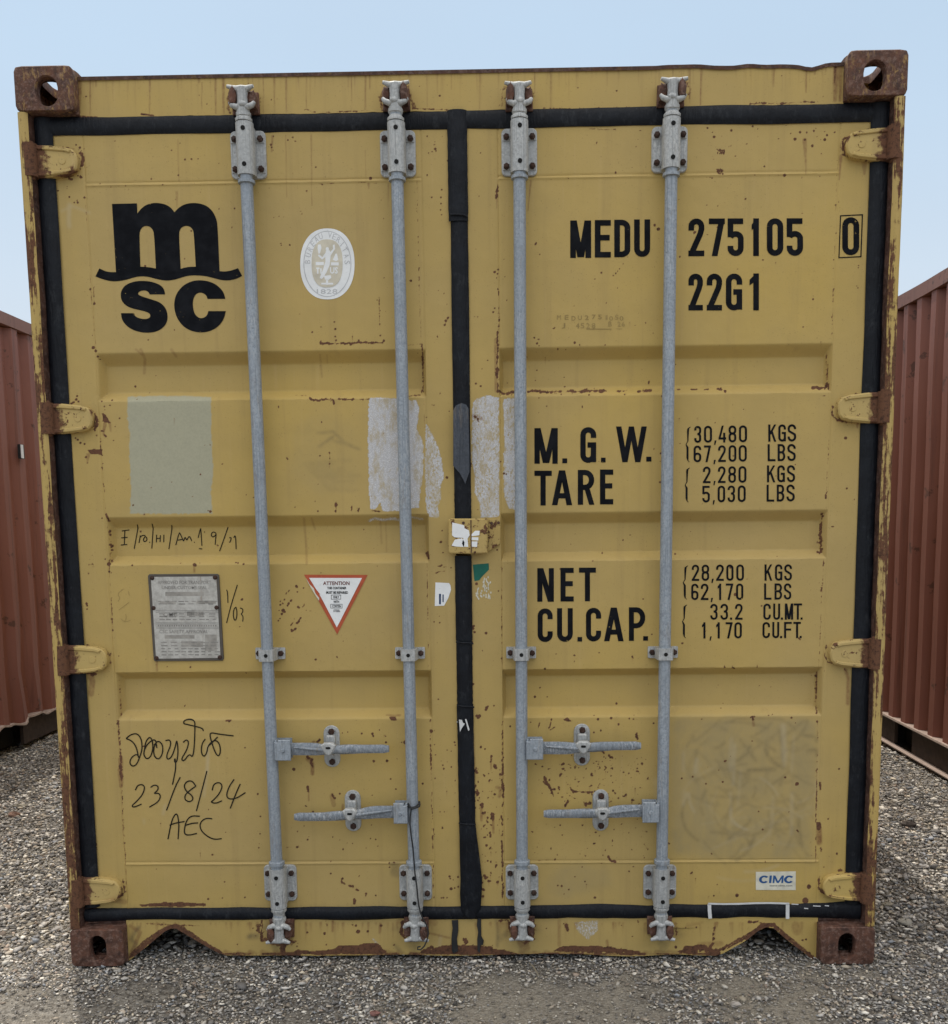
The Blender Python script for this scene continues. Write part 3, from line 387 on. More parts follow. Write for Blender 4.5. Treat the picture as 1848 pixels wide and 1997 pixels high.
def m_galv(name, base, white, rough_=1.):
    N = NT(name); big_ = N.rng(N.noise(5, 4, .6), .35, .65, .15, 1.); v = N.voro(210, out='Color'); sp = N.n('ShaderNodeSeparateColor'); N.l(v, sp.inputs[0]); n2 = N.noise(1, 5, .7, N.scale(240, 240, 60))
    c = N.mix(N.rng(sp.outputs[0], 0, 1, 0, .75), tuple(q*.72 for q in base), tuple(q*1.15 for q in base)); c = N.mix(N.math('MULTIPLY', big_, N.rng(n2, .47, .62, 0, .8)), c, white)
    c = N.mix(N.rng(N.noise(6, 3), .38, .7, 0, .5), c, tuple(q*.8 for q in base)); c = N.mix(N.math('MULTIPLY', big_, N.rng(N.noise(150, 4, .7), .60-.06*(rough_ > 1), .66, 0, min(1, .6*rough_))), c, (.09, .095, .10))
    c = N.mix(N.rng(N.noise(1, 5, .7, N.scale(40, 40, 7)), .58, .72, 0, .55), c, (.22, .175, .125)); c = N.mix(N.rng(N.noise(1, 3, .6, N.scale(260, 260, 5)), .54, .66, 0, .6), c, tuple(q*.5 for q in base))
    N.bump(N.noise(200, 4, .7), .4, .001); return N.done(c, N.rng(n2, .3, .7, .5, .75), .25, .5)
M['galv'] = m_galv('galvanised_steel', (.33, .375, .43), (.52, .545, .57)); M['cast'] = m_galv('galvanised_casting', (.46, .475, .48), (.68, .68, .66))
def m_rub():
    N = NT('black_rubber'); a = N.noise(14, 5, .6); c = N.mix(N.rng(a, .4, .75), (.0035, .0048, .0085), (.009, .012, .018)); c = N.mix(N.rng(N.noise(1, 5, .75, N.scale(45, 45, 22)), .55, .75, 0, .55), c, (.045, .050, .058))
    N.bump(N.math('ADD', N.noise(30, 5, .7), N.noise(1, 3, .6, N.scale(160, 160, 20))), .9, .003); return N.done(c, .58, 0, .25)
M['rubber'] = m_rub()
def m_flat(name, col, rough=.6, var=.15, spec=.4):
    N = NT(name); c = N.mix(N.rng(N.noise(35, 4), .3, .7), tuple(q*(1-var) for q in col), tuple(min(1, q*(1+var)) for q in col)); c = N.mix(N.rng(N.noise(150, 3), .66, .75, 0, .4), c, tuple(q*.55+.02 for q in col)); return N.done(c, rough, 0, spec)
def m_ink(name, col, yel=YEL, th=.70):
    N = NT(name); c = N.mix(N.rng(N.noise(30, 4), .4, .7), col, tuple(q*1.5+.004 for q in col)); c = N.mix(N.rng(N.math('ADD', N.noise(90, 5, .7), N.math('MULTIPLY', N.noise(9, 2), .25)), th+.12, th+.15), c, yel); return N.done(c, .8, 0, .12)
M['ink'] = m_ink('black_lettering', (.0042, .0050, .0075)); M['pen'] = m_ink('marker_pen', (.016, .014, .010), th=.72); M['chalk'] = m_flat('faint_pencil', (.31, .22, .075)); M['white'] = m_flat('white_sticker', (.80, .82, .84), .45, .05)
M['wpaint'] = m_flat('white_paint', (.62, .63, .64), .7, .1); M['orange'] = m_flat('orange_print', (.43, .085, .035)); M['blue'] = m_flat('blue_print', (.018, .085, .25)); M['green'] = m_flat('green_sticker', (.004, .12, .085)); M['greytext'] = m_flat('grey_print', (.50, .51, .53)); M['tan'] = m_flat('tan_print', (.60, .56, .46)); M['greydark'] = m_flat('dark_print', (.14, .14, .14)); M['cream'] = m_flat('cream_sticker', (.64, .62, .52))
M['tar'] = m_flat('black_sealant', (.020, .021, .023), .6, .3); M['worn'] = m_galv('worn_handle_steel', (.25, .285, .33), (.66, .68, .70), 1.6); M['smear'] = m_galv('smeared_sealant', (.055, .065, .085), (.13, .145, .17)); M['hole'] = m_flat('dark_hole', (.006, .006, .006), .9)
def m_plate():
    N = NT('data_plate_metal'); c = N.mix(N.rng(N.noise(60, 5, .7), .4, .65), (.56, .55, .52), (.40, .385, .36)); c = N.mix(N.rng(N.noise(1, 5, .6, N.scale(80, 80, 12)), .62, .74, 0, .6), c, (.24, .16, .10)); return N.done(c, .5, .35)
M['plate'] = m_plate()
def m_red(name, k=(1, 1, 1)):
    N = NT(name); a = N.noise(1.2, 3); c = N.mix(N.rng(a, .3, .7), (.215*k[0], .080*k[1], .057*k[2]), (.265*k[0], .108*k[1], .080*k[2])); c = N.mix(N.rng(N.noise(1, 4, .6, N.scale(14, 14, 1.2)), .5, .75, 0, .45), c, (.20, .085, .065))
    c = N.mix(N.rng(N.math('ADD', N.noise(7, 5, .65), N.math('MULTIPLY', N.noise(60, 3), .15)), .69, .73, 0, .7), c, (.060, .030, .022)); c = N.mix(N.rng(N.noise(1, 5, .7, N.scale(9, 30, .9)), .54, .72, 0, .55), c, (.095, .042, .032)); N.bump(N.noise(20, 4), .3, .004); return N.done(c, .6, 0, .4)
M['red'] = m_red('red_container_paint'); M['redrail'] = m_red('red_rail_paint', (.92, 1.15, 1.2)); M['reddark'] = m_flat('dark_undercoat', (.055, .038, .030), .8, .3); M['redlip'] = m_flat('worn_lip', (.36, .28, .24), .7)

# ------------------------------------------------------------------ mesh helpers
def link(o, parent=None):
    COL.objects.link(o)
    if parent is not None:
        o.parent = parent; mw = parent.matrix_basis if parent.parent is None else parent.parent.matrix_basis
        o.matrix_parent_inverse = mw.inverted() if parent.parent is None else Matrix()
    return o
def thing(name, label, cat, loc=(0, 0, 0), group=None):
    o = bpy.data.objects.new(name, None); o.location = loc; o.empty_display_size = .2; COL.objects.link(o); o['label'] = label; o['category'] = cat
    if group: o['group'] = group
    bpy.context.view_layer.update(); return o
def tag(o, label, cat, group=None, kind=None):
    if label: o['label'] = label
    if cat: o['category'] = cat
    if group: o['group'] = group
    if kind: o['kind'] = kind
    return o
def mesh_from(name, co, faces, mat, parent=None, smooth=30, weared=False, midx=None):
    co = np.asarray(co, np.float32); me = bpy.data.meshes.new(name)
    if isinstance(faces, np.ndarray):
        n, k = faces.shape; me.vertices.add(len(co)); me.vertices.foreach_set('co', co.ravel()); me.loops.add(n*k); me.loops.foreach_set('vertex_index', faces.ravel().astype(np.int32))
        me.polygons.add(n); me.polygons.foreach_set('loop_start', np.arange(0, n*k, k, dtype=np.int32)); me.polygons.foreach_set('loop_total', np.full(n, k, np.int32)); me.update(calc_edges=True)
    else: me.from_pydata(co.tolist(), [], faces); me.update()
    for m in (mat if isinstance(mat, (list, tuple)) else [mat]): me.materials.append(m)
    if midx is not None: me.polygons.foreach_set('material_index', np.asarray(midx, np.int32))
    if smooth:
        me.polygons.foreach_set('use_smooth', np.ones(len(me.polygons), bool))
        if smooth < 180: me.set_sharp_from_angle(angle=math.radians(smooth))
    if weared:
        wv = wear(co)
        for nm, ix in (('wear_a', (0, 1, 2)), ('wear_b', (3, 4, 5))):
            at = me.color_attributes.new(nm, 'FLOAT_COLOR', 'POINT'); d = np.ones((len(co), 4), np.float32)
            for k in range(3): d[:, k] = wv[ix[k]]
            if nm == 'wear_a': d[:, 3] = wv[6]
            at.data.foreach_set('color', d.ravel())
    o = bpy.data.objects.new(name, me); link(o, parent); return o
class MB:
    def __init__(s): s.v = []; s.f = []; s.mi = []
    def add(s, vs, fs, mi=0):
        b = len(s.v); s.v += [tuple(map(float, q)) for q in vs]; s.f += [tuple(b+i for i in f) for f in fs]; s.mi += [mi]*len(fs)
    def box(s, x0, x1, y0, y1, z0, z1, mi=0):
        s.add([(x, y, z) for x in (x0, x1) for y in (y0, y1) for z in (z0, z1)], [(0,1,3,2),(4,6,7,5),(0,4,5,1),(2,3,7,6),(0,2,6,4),(1,5,7,3)], mi)
    def prism(s, pts, y0, y1, bev=0., mi=0):     # pts in xz, front at y0 (towards the camera)
        n = len(pts); A = sum(pts[i][0]*pts[(i+1) % n][1]-pts[(i+1) % n][0]*pts[i][1] for i in range(n))
        if A < 0: pts = pts[::-1]
        ins = []
        for i in range(n):
            a, b, c = np.array(pts[i-1]), np.array(pts[i]), np.array(pts[(i+1) % n]); d1 = b-a; d2 = c-b; d1 = d1/(np.linalg.norm(d1)+1e-9); d2 = d2/(np.linalg.norm(d2)+1e-9)
            nn = np.array([-d1[1]-d2[1], d1[0]+d2[0]]); L = np.dot(nn, nn); ins.append(tuple(b+nn*(2*bev/max(L, .6))))
        V = []; F = []
        rings = ([(ins, y0), (pts, y0+bev)] if bev > 0 else [(pts, y0)])+[(pts, y1)]
        for r, y in rings: V += [(p[0], y, p[1]) for p in r]
        for k in range(len(rings)-1):
            for i in range(n): j = (i+1) % n; F.append((k*n+i, (k+1)*n+i, (k+1)*n+j, k*n+j))
        F.append(tuple(range(n))); m = (len(rings)-1)*n; F.append(tuple(m+i for i in reversed(range(n)))); s.add(V, F, mi)
    def tube(s, pts, rad, seg=10, mi=0, caps=True, sq=1.):
        pts = [Vector(p) for p in pts]; n = len(pts); rad = rad if isinstance(rad, (list, tuple)) else [rad]*n; V = []; F = []
        t0 = (pts[1]-pts[0]).normalized(); up = Vector((0, 1, 0)) if abs(t0.y) < .9 else Vector((1, 0, 0)); a = t0.cross(up).normalized()
        for i, p in enumerate(pts):
            t = (pts[min(i+1, n-1)]-pts[max(i-1, 0)]).normalized(); a = (a-t*a.dot(t)).normalized(); b = t.cross(a)
            for k in range(seg): an = 2*math.pi*k/seg; V.append(p+a*rad[i]*math.cos(an)+b*rad[i]*sq*math.sin(an))
        for i in range(n-1):
            for k in range(seg): j = (k+1) % seg; F.append((i*seg+k, i*seg+j, (i+1)*seg+j, (i+1)*seg+k))
        if caps: F.append(tuple(reversed(range(seg)))); F.append(tuple((n-1)*seg+k for k in range(seg)))
        s.add(V, F, mi)
    def blob(s, c, r, n=8, jit=.15, mi=0):        # rough rounded lump
        V = []; F = []; rg = random.Random(int(c[0]*1e4+c[2]*1e3))
        for i in range(1, n//2+1):
            th = math.pi*i/(n//2+1)
            for k in range(n): ph = 2*math.pi*k/n; q = 1+rg.uniform(-jit, jit); V.append((c[0]+r[0]*q*math.sin(th)*math.cos(ph), c[1]+r[1]*q*math.sin(th)*math.sin(ph), c[2]+r[2]*q*math.cos(th)))
        m = n//2; V += [(c[0], c[1], c[2]+r[2]), (c[0], c[1], c[2]-r[2])]
        for i in range(m-1):
            for k in range(n): j = (k+1) % n; F.append((i*n+k, (i+1)*n+k, (i+1)*n+j, i*n+j))
        for k in range(n): j = (k+1) % n; F.append((m*n, k, j)); F.append((m*n+1, (m-1)*n+j, (m-1)*n+k))
        s.add(V, F, mi)
    def build(s, name, mat, parent=None, smooth=35, weared=False):
        return mesh_from(name, s.v, s.f, mat, parent, smooth, weared, s.mi if isinstance(mat, (list, tuple)) else None)
def rrect(x0, x1, z0, z1, r, n=5):
    out = []
    for cx, cz, a in ((x1-r, z1-r, 0), (x0+r, z1-r, 90), (x0+r, z0+r, 180), (x1-r, z0+r, 270)):
        for k in range(n+1): t = math.radians(a+90*k/n); out.append((cx+r*math.cos(t), cz+r*math.sin(t)))
    return out
def px(pts, y=0.): return [(lambda q: (q[0], q[2]))(P(*X_(p), y)) for p in pts]
def vnoise(x, z, cell, seed, oct=3):
    out = 0; amp = 1
    for o in range(oct):
        g = np.random.default_rng(seed+o).uniform(-1, 1, (257, 257)); u = (np.asarray(x)/cell+100) % 255; v = (np.asarray(z)/cell+100) % 255
        i, j = u.astype(int), v.astype(int); fu, fv = u-i, v-j; fu = fu*fu*(3-2*fu); fv = fv*fv*(3-2*fv)
        out = out+amp*(g[i, j]*(1-fu)*(1-fv)+g[i+1, j]*fu*(1-fv)+g[i, j+1]*(1-fu)*fv+g[i+1, j+1]*fu*fv); amp *= .5; cell /= 2.03
    return out
def sstep(x, a, b): t = np.clip((np.asarray(x, float)-a)/(b-a), 0, 1); return t*t*(3-2*t)*.2+t*.8

# ------------------------------------------------------------------ the yellow container
YD = .045                                   # door skin, behind the faces of the corner castings
HALF, HT = 1.219, 2.591
root = thing('shipping_container', 'weathered yellow shipping container with closed doors and a big black logo', 'shipping container', (0, 3.03, 0))
BANDS = ((1.830, 1.797, 1.722, 1.694), (1.362, 1.330, 1.247, 1.221), (.902, .877, .782, .756))
def doory(x, z):
    x = np.asarray(x, float); z = np.asarray(z, float); ax = np.abs(x)
    inx = np.minimum(sstep(ax, .106, .116), 1-sstep(ax, 1.036, 1.052))
    d = 0
    for a, b, c, e in BANDS: d = np.maximum(d, np.minimum(1-sstep(z, b, a), sstep(z, e, c)))
    y = YD+.031*np.minimum(inx, d)
    inn = (ax > .108)*(ax < 1.056)
    for zc in (2.291, .309): y = y-.0022*np.exp(-((z-zc+.002)/.0028)**2)*inn+.0016*np.exp(-((z-zc-.005)/.002)**2)*inn
    for xc in (.108, 1.056): y = y+.0018*np.exp(-((ax-xc)/.0022)**2)
    y = y+.0020*vnoise(x, z, .33, 5, 3)+.0003*vnoise(x, z, .03, 9, 2)
    return y
def gridmesh(name, xs, zfun, nz, yfun, mat, parent, back=.03, weared=True):
    nx = len(xs); T = np.linspace(0, 1, nz); X = np.repeat(xs[:, None], nz, 1); z0, z1 = zfun(xs); Z = z0[:, None]+(z1-z0)[:, None]*T[None]
    Y = yfun(X, Z); co = np.stack([X, Y, Z], -1).reshape(-1, 3); ii, jj = np.meshgrid(np.arange(nx-1), np.arange(nz-1), indexing='ij'); a = ii*nz+jj
    F = np.stack([a, a+nz, a+nz+1, a+1], -1).reshape(-1, 4)
    # rim running back from the skin
    ring = np.concatenate([np.arange(nx)*nz, (nx-1)*nz+np.arange(1, nz), (np.arange(nx-2, -1, -1))*nz+nz-1, np.arange(nz-2, 0, -1)]); b = len(co); bk = co[ring].copy(); bk[:, 1] += back
    co = np.concatenate([co, bk]); m = len(ring); k = np.arange(m); k2 = (k+1) % m; F = np.concatenate([F, np.stack([ring[k], b+k, b+k2, ring[k2]], -1)])
    return mesh_from(name, co, F, mat, parent, 40, weared)
def door(x0, x1, label):
    nx = int((x1-x0)/.0026); xs = np.linspace(x0, x1, nx); zz = lambda x: (np.full_like(x, .168)+.0008*vnoise(x, x, .06, 33), np.full_like(x, 2.428)+.0015*vnoise(x, x, .2, 3))
    o = gridmesh('door', xs, zz, 860, doory, M['paint'], root, .035); o['label'] = label; return o
dl = door(-1.150, -.026, 'left door leaf with big black logo, pale repaint patch and handwriting')
dr = door(.017, 1.141, 'right door leaf with black stencilled number and weights')

def zsill(x):
    pts = [(P(u, v, .045)[0], P(u, v, .045)[2]) for u, v in ((150,1885),(249,1874),(258,1868),(290,1842),(322,1815),(335,1809),(345,1810),(356,1817),(395,1840),(425,1857),(440,1862),(620,1862),(800,1861),(860,1863),(960,1861),(1060,1859),(1140,1860),(1220,1864),(1320,1861),(1395,1862),(1410,1857),(1456,1831),(1477,1814),(1492,1807),(1508,1809),(1530,1829),(1570,1860),(1594,1881),(1690,1890))]
    return np.interp(x, [p[0] for p in pts], [p[1] for p in pts])
xs = np.linspace(-1.06, 1.06, 640)
gridmesh('bottom_sill', xs, lambda x: (zsill(x), np.full_like(x, .166)), 50, lambda X, Z: .042+.0025*vnoise(X, Z, .16, 21, 3)+.006*np.exp(-((X-.62)/.05)**2)*(Z < .1), M['paint'], root, .13)
ztop = lambda x: P(0, 0)[0]*0+x*0+2.572+np.where(x > .55, .0035*vnoise(x, x*0, .09, 8, 2), 0)-.012*np.exp(-((x-.97)/.03)**2)
xs = np.linspace(-1.06, 1.06, 720)
hd = gridmesh('top_header', xs, lambda x: (np.full_like(x, 2.470)+.0012*vnoise(x, x, .04, 4, 2), ztop(x)), 46, lambda X, Z: .040+.0012*vnoise(X, Z, .25, 31, 3), M['paint'], root, .06)
b = MB(); xe = np.linspace(-1.06, 1.06, 120)
V = []; 
for x in xe: z = float(ztop(np.array([x]))[0]); V += [(x, .037, z-.006), (x, .037, z+.004), (x, .13, z+.006)]
F = []
for i in range(len(xe)-1):
    for k in range(2): F.append((i*3+k, (i+1)*3+k, (i+1)*3+k+1, i*3+k+1))
b.add(V, F); b.build('roof_edge', M['roofedge'], root, 60)
# corrugated roof and sides, rear wall
def corr(t, per, dep, flat=.30, slope=.2):
    p = (t/per) % 1.; return dep*np.interp(p, [0, flat, flat+slope, 1-slope, 1], [0, 0, 1, 1, 0])
def corrpanel(name, t0, t1, n, fn, mat, parent, smooth=20):
    t = []; per = .278; k = math.floor(t0/per)
    while k*per < t1:
        for q in (0, .3, .5, .8): t.append(k*per+q*per)
        k += 1
    t = np.array([q for q in [t0]+[q for q in t if t0 < q < t1]+[t1]]); V = []; 
    for q in t: V += fn(q, float(corr(np.array(q), per, .036)))
    F = [(2*i, 2*i+2, 2*i+3, 2*i+1) for i in range(len(t)-1)]; return mesh_from(name, V, F, mat, parent, 0)
LEN = 6.058
corrpanel('roof', .13, LEN-.1, 0, lambda q, d: [(-1.16, q, 2.575-d*.5), (1.16, q, 2.575-d*.5)], M['paint_rusty'], root)
for sg in (-1, 1): corrpanel('side_panel', .178, LEN-.17, 0, lambda q, d: [(sg*(1.21-d), q, .15), (sg*(1.21-d), q, 2.53)], M['paint_rusty'], root)
b = MB(); b.box(-1.1, 1.1, LEN-.05, LEN-.03, .16, 2.5); b.build('front_wall', M['paint_rusty'], root)
b = MB(); b.box(-1.18, 1.18, .12, LEN-.12, .135, .165)
for q in np.arange(.4, LEN-.3, .35): b.box(-1.15, 1.15, q, q+.045, .04, .134)
b.build('floor', M['rust_dark'], root)
for sg in (-1, 1):
    b = MB(); x0, x1 = sorted((sg*1.165, sg*1.2195)); b.box(x0, x1, .18, LEN-.18, 2.53, 2.586); b.build('top_rail', M['paint_rusty'], root)
    b = MB(); b.box(x0, x1, .18, LEN-.18, .03, .149); b.build('bottom_rail', M['paint_rusty'], root)
# corner posts: an outer lip flush with the castings and a recessed body behind the gasket
def post(sg, y0, yd):
    b = MB(); n = 120; zs = np.linspace(.1185, 2.4725, n); prof = [(1.2185, .10), (1.2185, .010), (1.216, .004), (1.207, .001), (1.197, .002), (1.189, .008), (1.1875, .052), (1.146, .058), (1.146, .10)]
    V = []; 
    for z in zs:
        dn = float(vnoise(np.array(z), np.array(sg*3.), .11, 14, 3))*.0018
        for k, (x, y) in enumerate(prof): V.append((sg*(x+(dn if 3 <= k <= 6 else dn*.4)), y0+yd*(y+(dn*.5 if 1 < k < 6 else 0)), z))
    m = len(prof); F = []
    for i in range(n-1):
        for k in range(m-1): q = (i*m+k, (i+1)*m+k, (i+1)*m+k+1, i*m+k+1); F.append(q if sg*yd > 0 else q[::-1])
    return mesh_from('corner_post', V, F, [M['post'], M['rust_dark']], root, 50, yd > 0, [1 if (i % (m-1)) >= 5 else 0 for i in range(len(F))])
post(-1, 0, 1); post(1, 0, 1); post(-1, LEN, -1); post(1, LEN, -1)
# corner castings, hollow, with apertures
def stad(cx, cz, w, h, n=7, exp=1.):
    r = min(w, h)/2; out = []
    if h >= w: cs = ((cx, cz+h/2-r, 0), (cx, cz-h/2+r, 180))
    else: cs = ((cx+w/2-r, cz, -90), (cx-w/2+r, cz, 90))
    for x, z, a in cs:
        for k in range(n+1): t = math.radians(a+180*k/n); out.append((x+r*math.cos(t), z+r*math.sin(t)))
    return out
def ringplate(b, x0, x1, z0, z1, hole, d0, d1, mp, rr=.008):
    N_ = 48; c = (sum(p[0] for p in hole)/len(hole), sum(p[1] for p in hole)/len(hole)); outer = rrect(x0, x1, z0, z1, rr, 6)
    def cast(loop, a):
        dx, dz = math.cos(a), math.sin(a); best = None
        for (px_, pz), (qx, qz) in zip(loop, loop[1:]+loop[:1]):
            ex, ez = qx-px_, qz-pz; den = dx*ez-dz*ex
            if abs(den) < 1e-12: continue
            t = ((px_-c[0])*ez-(pz-c[1])*ex)/den; s_ = ((px_-c[0])*dz-(pz-c[1])*dx)/den
            if t > 0 and -1e-6 <= s_ <= 1+1e-6: best = t if best is None else max(best, t)
        return (c[0]+dx*best, c[1]+dz*best)
    angs = sorted(set([2*math.pi*k/N_ for k in range(N_)]+[math.atan2(z-c[1], x-c[0]) % (2*math.pi) for x in (x0+rr*.3, x1-rr*.3) for z in (z0+rr*.3, z1-rr*.3)])); n = len(angs)
    O = [cast(outer, a) for a in angs]; I = [cast(hole, a) for a in angs]; bv = .003; I2 = [(c[0]+(p[0]-c[0])*1.06, c[1]+(p[1]-c[1])*1.06) for p in I]
    O2 = [(c[0]+(p[0]-c[0])*.955, c[1]+(p[1]-c[1])*.955) for p in O]
    rings = [(O, d1), (O, d0+bv*(1 if d1 > d0 else -1)), (O2, d0), (I2, d0), (I, d0+bv*(1 if d1 > d0 else -1)), (I, d1)]; V = []; F = []
    for r, d in rings: V += [mp(p[0], p[1], d) for p in r]
    for k in range(5):
        for i in range(n): j = (i+1) % n; F.append((k*n+i, k*n+j, (k+1)*n+j, (k+1)*n+i))
    b.add(V, F)
def casting(sg, top, rear=False):
    z0, z1 = (HT-.118, HT) if top else (0, .118); xa, xb = sorted((sg*HALF, sg*(HALF-.162))); b = MB(); Y = (lambda y: LEN-y) if rear else (lambda y: y)
    if top: hc = (sg*(HALF-.089), z0+.052); hole = stad(hc[0], hc[1], .060, .079)
    else: hc = (sg*(HALF-.084), z0+.057); hole = stad(hc[0], hc[1], .050, .082)
    ringplate(b, xa, xb, z0, z1, hole, 0., .026, lambda x, z, d: (x, Y(d), z), .015)
    zt = z1 if top else z0; di = -.026 if top else .026
    ringplate(b, xa+.001, xb-.001, .0262, .178, stad((xa+xb)/2, .102, .0635, .124), zt, zt+di, lambda x, y, d: (x, Y(y), d))
    zc, zd = (z0, z0+.018) if top else (z1-.018, z1); b.box(xa+.001, xb-.001, *sorted((Y(.0262), Y(.178))), zc, zd)
    zc, zd = (z0+.018, z1-.026) if top else (z0+.026, z1-.018)
    b.box(*sorted((sg*(HALF-.001), sg*(HALF-.024))), *sorted((Y(.0262), Y(.178))), zc, zd); b.box(*sorted((sg*(HALF-.161), sg*(HALF-.140))), *sorted((Y(.0262), Y(.178))), zc, zd)
    b.box(min(sg*(HALF-.025), sg*(HALF-.139)), max(sg*(HALF-.025), sg*(HALF-.139)), *sorted((Y(.160), Y(.177))), zc, zd)
    b.build('corner_casting', M['rust_top' if top else 'rust'], root, 40)
for sg in (-1, 1):
    for top in (True, False): casting(sg, top); casting(sg, top, True)
# steel behind the corner of the frame, above and below the gasket
for sg in (-1, 1):
    b = MB(); x0, x1 = sorted((sg*1.061, sg*1.15)); b.box(x0, x1, .05, .12, 2.44, 2.4725); b.build('gusset', M['rust_dark'], root); b = MB(); b.box(x0, x1, .05, .12, .119, .165); b.build('gusset', M['rust_dark'], root)

# ---- door gaskets
def strip(b, pts, y0, bulge, seg=6, mi=0):
    """rubber profile swept along a poly line of (x, z, halfwidth)"""
    n = len(pts); V = []; F = []
    for i, (x, z, hw) in enumerate(pts):
        a, c = pts[max(0, i-1)], pts[min(n-1, i+1)]; dx, dz = c[0]-a[0], c[1]-a[1]; L = math.hypot(dx, dz) or 1; nx, nz = -dz/L, dx/L
        for k in range(seg+1): t = -1+2*k/seg; V.append((x+nx*hw*t, y0-bulge*math.sqrt(max(0, 1-t*t*.97)), z+nz*hw*t))
    for i in range(n-1):
        for k in range(seg): F.append((i*(seg+1)+k, i*(seg+1)+k+1, (i+1)*(seg+1)+k+1, (i+1)*(seg+1)+k))
    b.add(V, F, mi)
def wob(a, b_, n, hw, amp=.0012, sd=1):
    rg = np.random.default_rng(sd); out = []
    nx_ = np.interp(np.linspace(0, 1, n), np.linspace(0, 1, 12), rg.uniform(-amp, amp, 12)); nh = np.interp(np.linspace(0, 1, n), np.linspace(0, 1, 16), rg.uniform(-amp, amp, 16))
    for i in range(n): t = i/(n-1); out.append((a[0]+(b_[0]-a[0])*t+(nx_[i] if a[0] == b_[0] else 0), a[1]+(b_[1]-a[1])*t+(nx_[i] if a[1] == b_[1] else 0), hw+nh[i]))
    return out
for sg, dd in ((-1, dl), (1, dr)):
    b = MB(); xo = sg*1.1635
    strip(b, wob((xo, .175), (xo, 2.47), 60, .0255, .0010, 3+sg), .044, .013)
    strip(b, wob((-1.185, 2.4485), (-.02, 2.4485), 40, .0255, .0012, 8) if sg < 0 else wob((.0, 2.4485), (1.186, 2.4485), 40, .0255, .0012, 9), .0445, .009)
    zg = P(700, 1783, .034)[2]; zr = P(1400, 1779, .034)[2]
    if sg < 0: strip(b, [(-1.185, zg-.004, .020), (-1.10, zg-.001, .021)]+wob((-1.05, zg), (.002, zg), 40, .0205, .0016, 12), .046, .014)
    else: strip(b, wob((0., zg), (.3, zr), 10, .0215, .0010, 17)[:-1]+wob((.3, zr), (1.02, zr), 40, .0225, .0022, 13)+[(1.08, zr+.001, .024), (1.15, zr+.003, .028), (1.186, zr+.003, .030)], .046, .014)
    b.build('door_gasket', M['rubber'], dd, 60)
crop(0, 0, 1)
b = MB()   # overlapping centre seal in lengths, as in the photo
cs = [((-.005, 2.47), (-.005, 2.175), .0275, .034), ((-.003, 2.190), (-.004, 1.42), .0245, .038), ((-.004, 1.42), (-.004, 1.318), .0245, .037), ((-.005, 1.24), (-.0055, .99), .0245, .036), ((-.0055, 1.00), (-.006, .79), .0235, .038), ((-.006, .80), (-.004, .43), .0245, .036)]
for i, (a, c, hw, y) in enumerate(cs):
    n = 20; strip(b, [(a[0]+(c[0]-a[0])*t/(n-1), a[1]+(c[1]-a[1])*t/(n-1), hw+random.uniform(-.0006, .0006)) for t in range(n)], y+.006, .012)
strip(b, [(-.004, .44, .0245), (-.002, .40, .026), (.002, .33, .030), (.006, .26, .033), (.004, .21, .033), (.003, .165, .030), (.004, .152, .028), (.012, .140, .012)], .036, .012)
for z in (2.19, .985, .795, .435): b.tube([(-.029, .030, z+.002), (-.012, .0245, z), (.010, .0250, z-.001), (.021, .032, z-.004)], .0026, 6)
b.build('door_gasket', M['rubber'], dr, 60)
crop(460, 600)
b = MB(); b.prism(px([(1565,740),(1585,705),(1625,688),(1660,700),(1676,730),(1682,1180),(1665,1230),(1652,1270),(1635,1235),(1610,1190),(1565,1140)], .022), .0215, .0240, 0); b.build('sealant_smear', M['smear'], dr, 0)

# ---- hinges
def hinge(sg, zc, parent, k, lab=None):
    b = MB(); tip = 1.066; h0, h1 = .043, .031; t = random.Random(k*7+int(sg)); kx = 1.196
    pts = [(kx, -h0), (1.155, -h0), (1.10, -h1-.006), (tip+.014, -h1), (tip+.003, -h1*.6), (tip, 0), (tip+.003, h1*.6), (tip+.014, h1), (1.10, h1+.006), (1.155, h0), (kx, h0)]
    b.prism([(sg*x, zc+z) for x, z in pts], .022, .046, .004)
    for q in (-1, 1): b.prism([(sg*x, zc+q*z) for x, z in ((1.19, h0-.001), (1.19, h0-.013), (1.155, h0-.014), (1.10, h1-.007), (tip+.02, h1-.011), (tip+.016, h1-.003), (1.10, h1+.003), (1.155, h0-.003))], .0175, .0215, .002)
    b.prism([(sg*(1.108+.010*math.cos(a)), zc+.010*math.sin(a)) for a in np.linspace(0, 6.2832, 15)[:-1]], .0205, .0218, .0006)
    b.tube([(sg*kx, .020, zc-h0-.001), (sg*kx, .020, zc+h0+.001)], .0205, 16)
    b.tube([(sg*kx, .020, zc+h0+.0015), (sg*kx, .020, zc+h0+.008)], [.013, .010], 12); b.tube([(sg*kx, .020, zc-h0-.008), (sg*kx, .020, zc-h0-.0015)], [.010, .013], 12)
    o = b.build('hinge', M['hinge'], parent, 35, True)
    if lab: o['label'] = lab
hz = [P(104, 316, .03)[2], P(131, 817, .03)[2], P(163, 1286, .03)[2], P(194, 1737, .03)[2]]; hz2 = [P(1702, 283, .03)[2], P(1680, 796, .03)[2], P(1660, 1274, .03)[2], P(1646, 1729, .03)[2]]
for k, z in enumerate(hz): hinge(-1, z, dl, k)
for k, z in enumerate(hz2): hinge(1, z, dr, k+9)

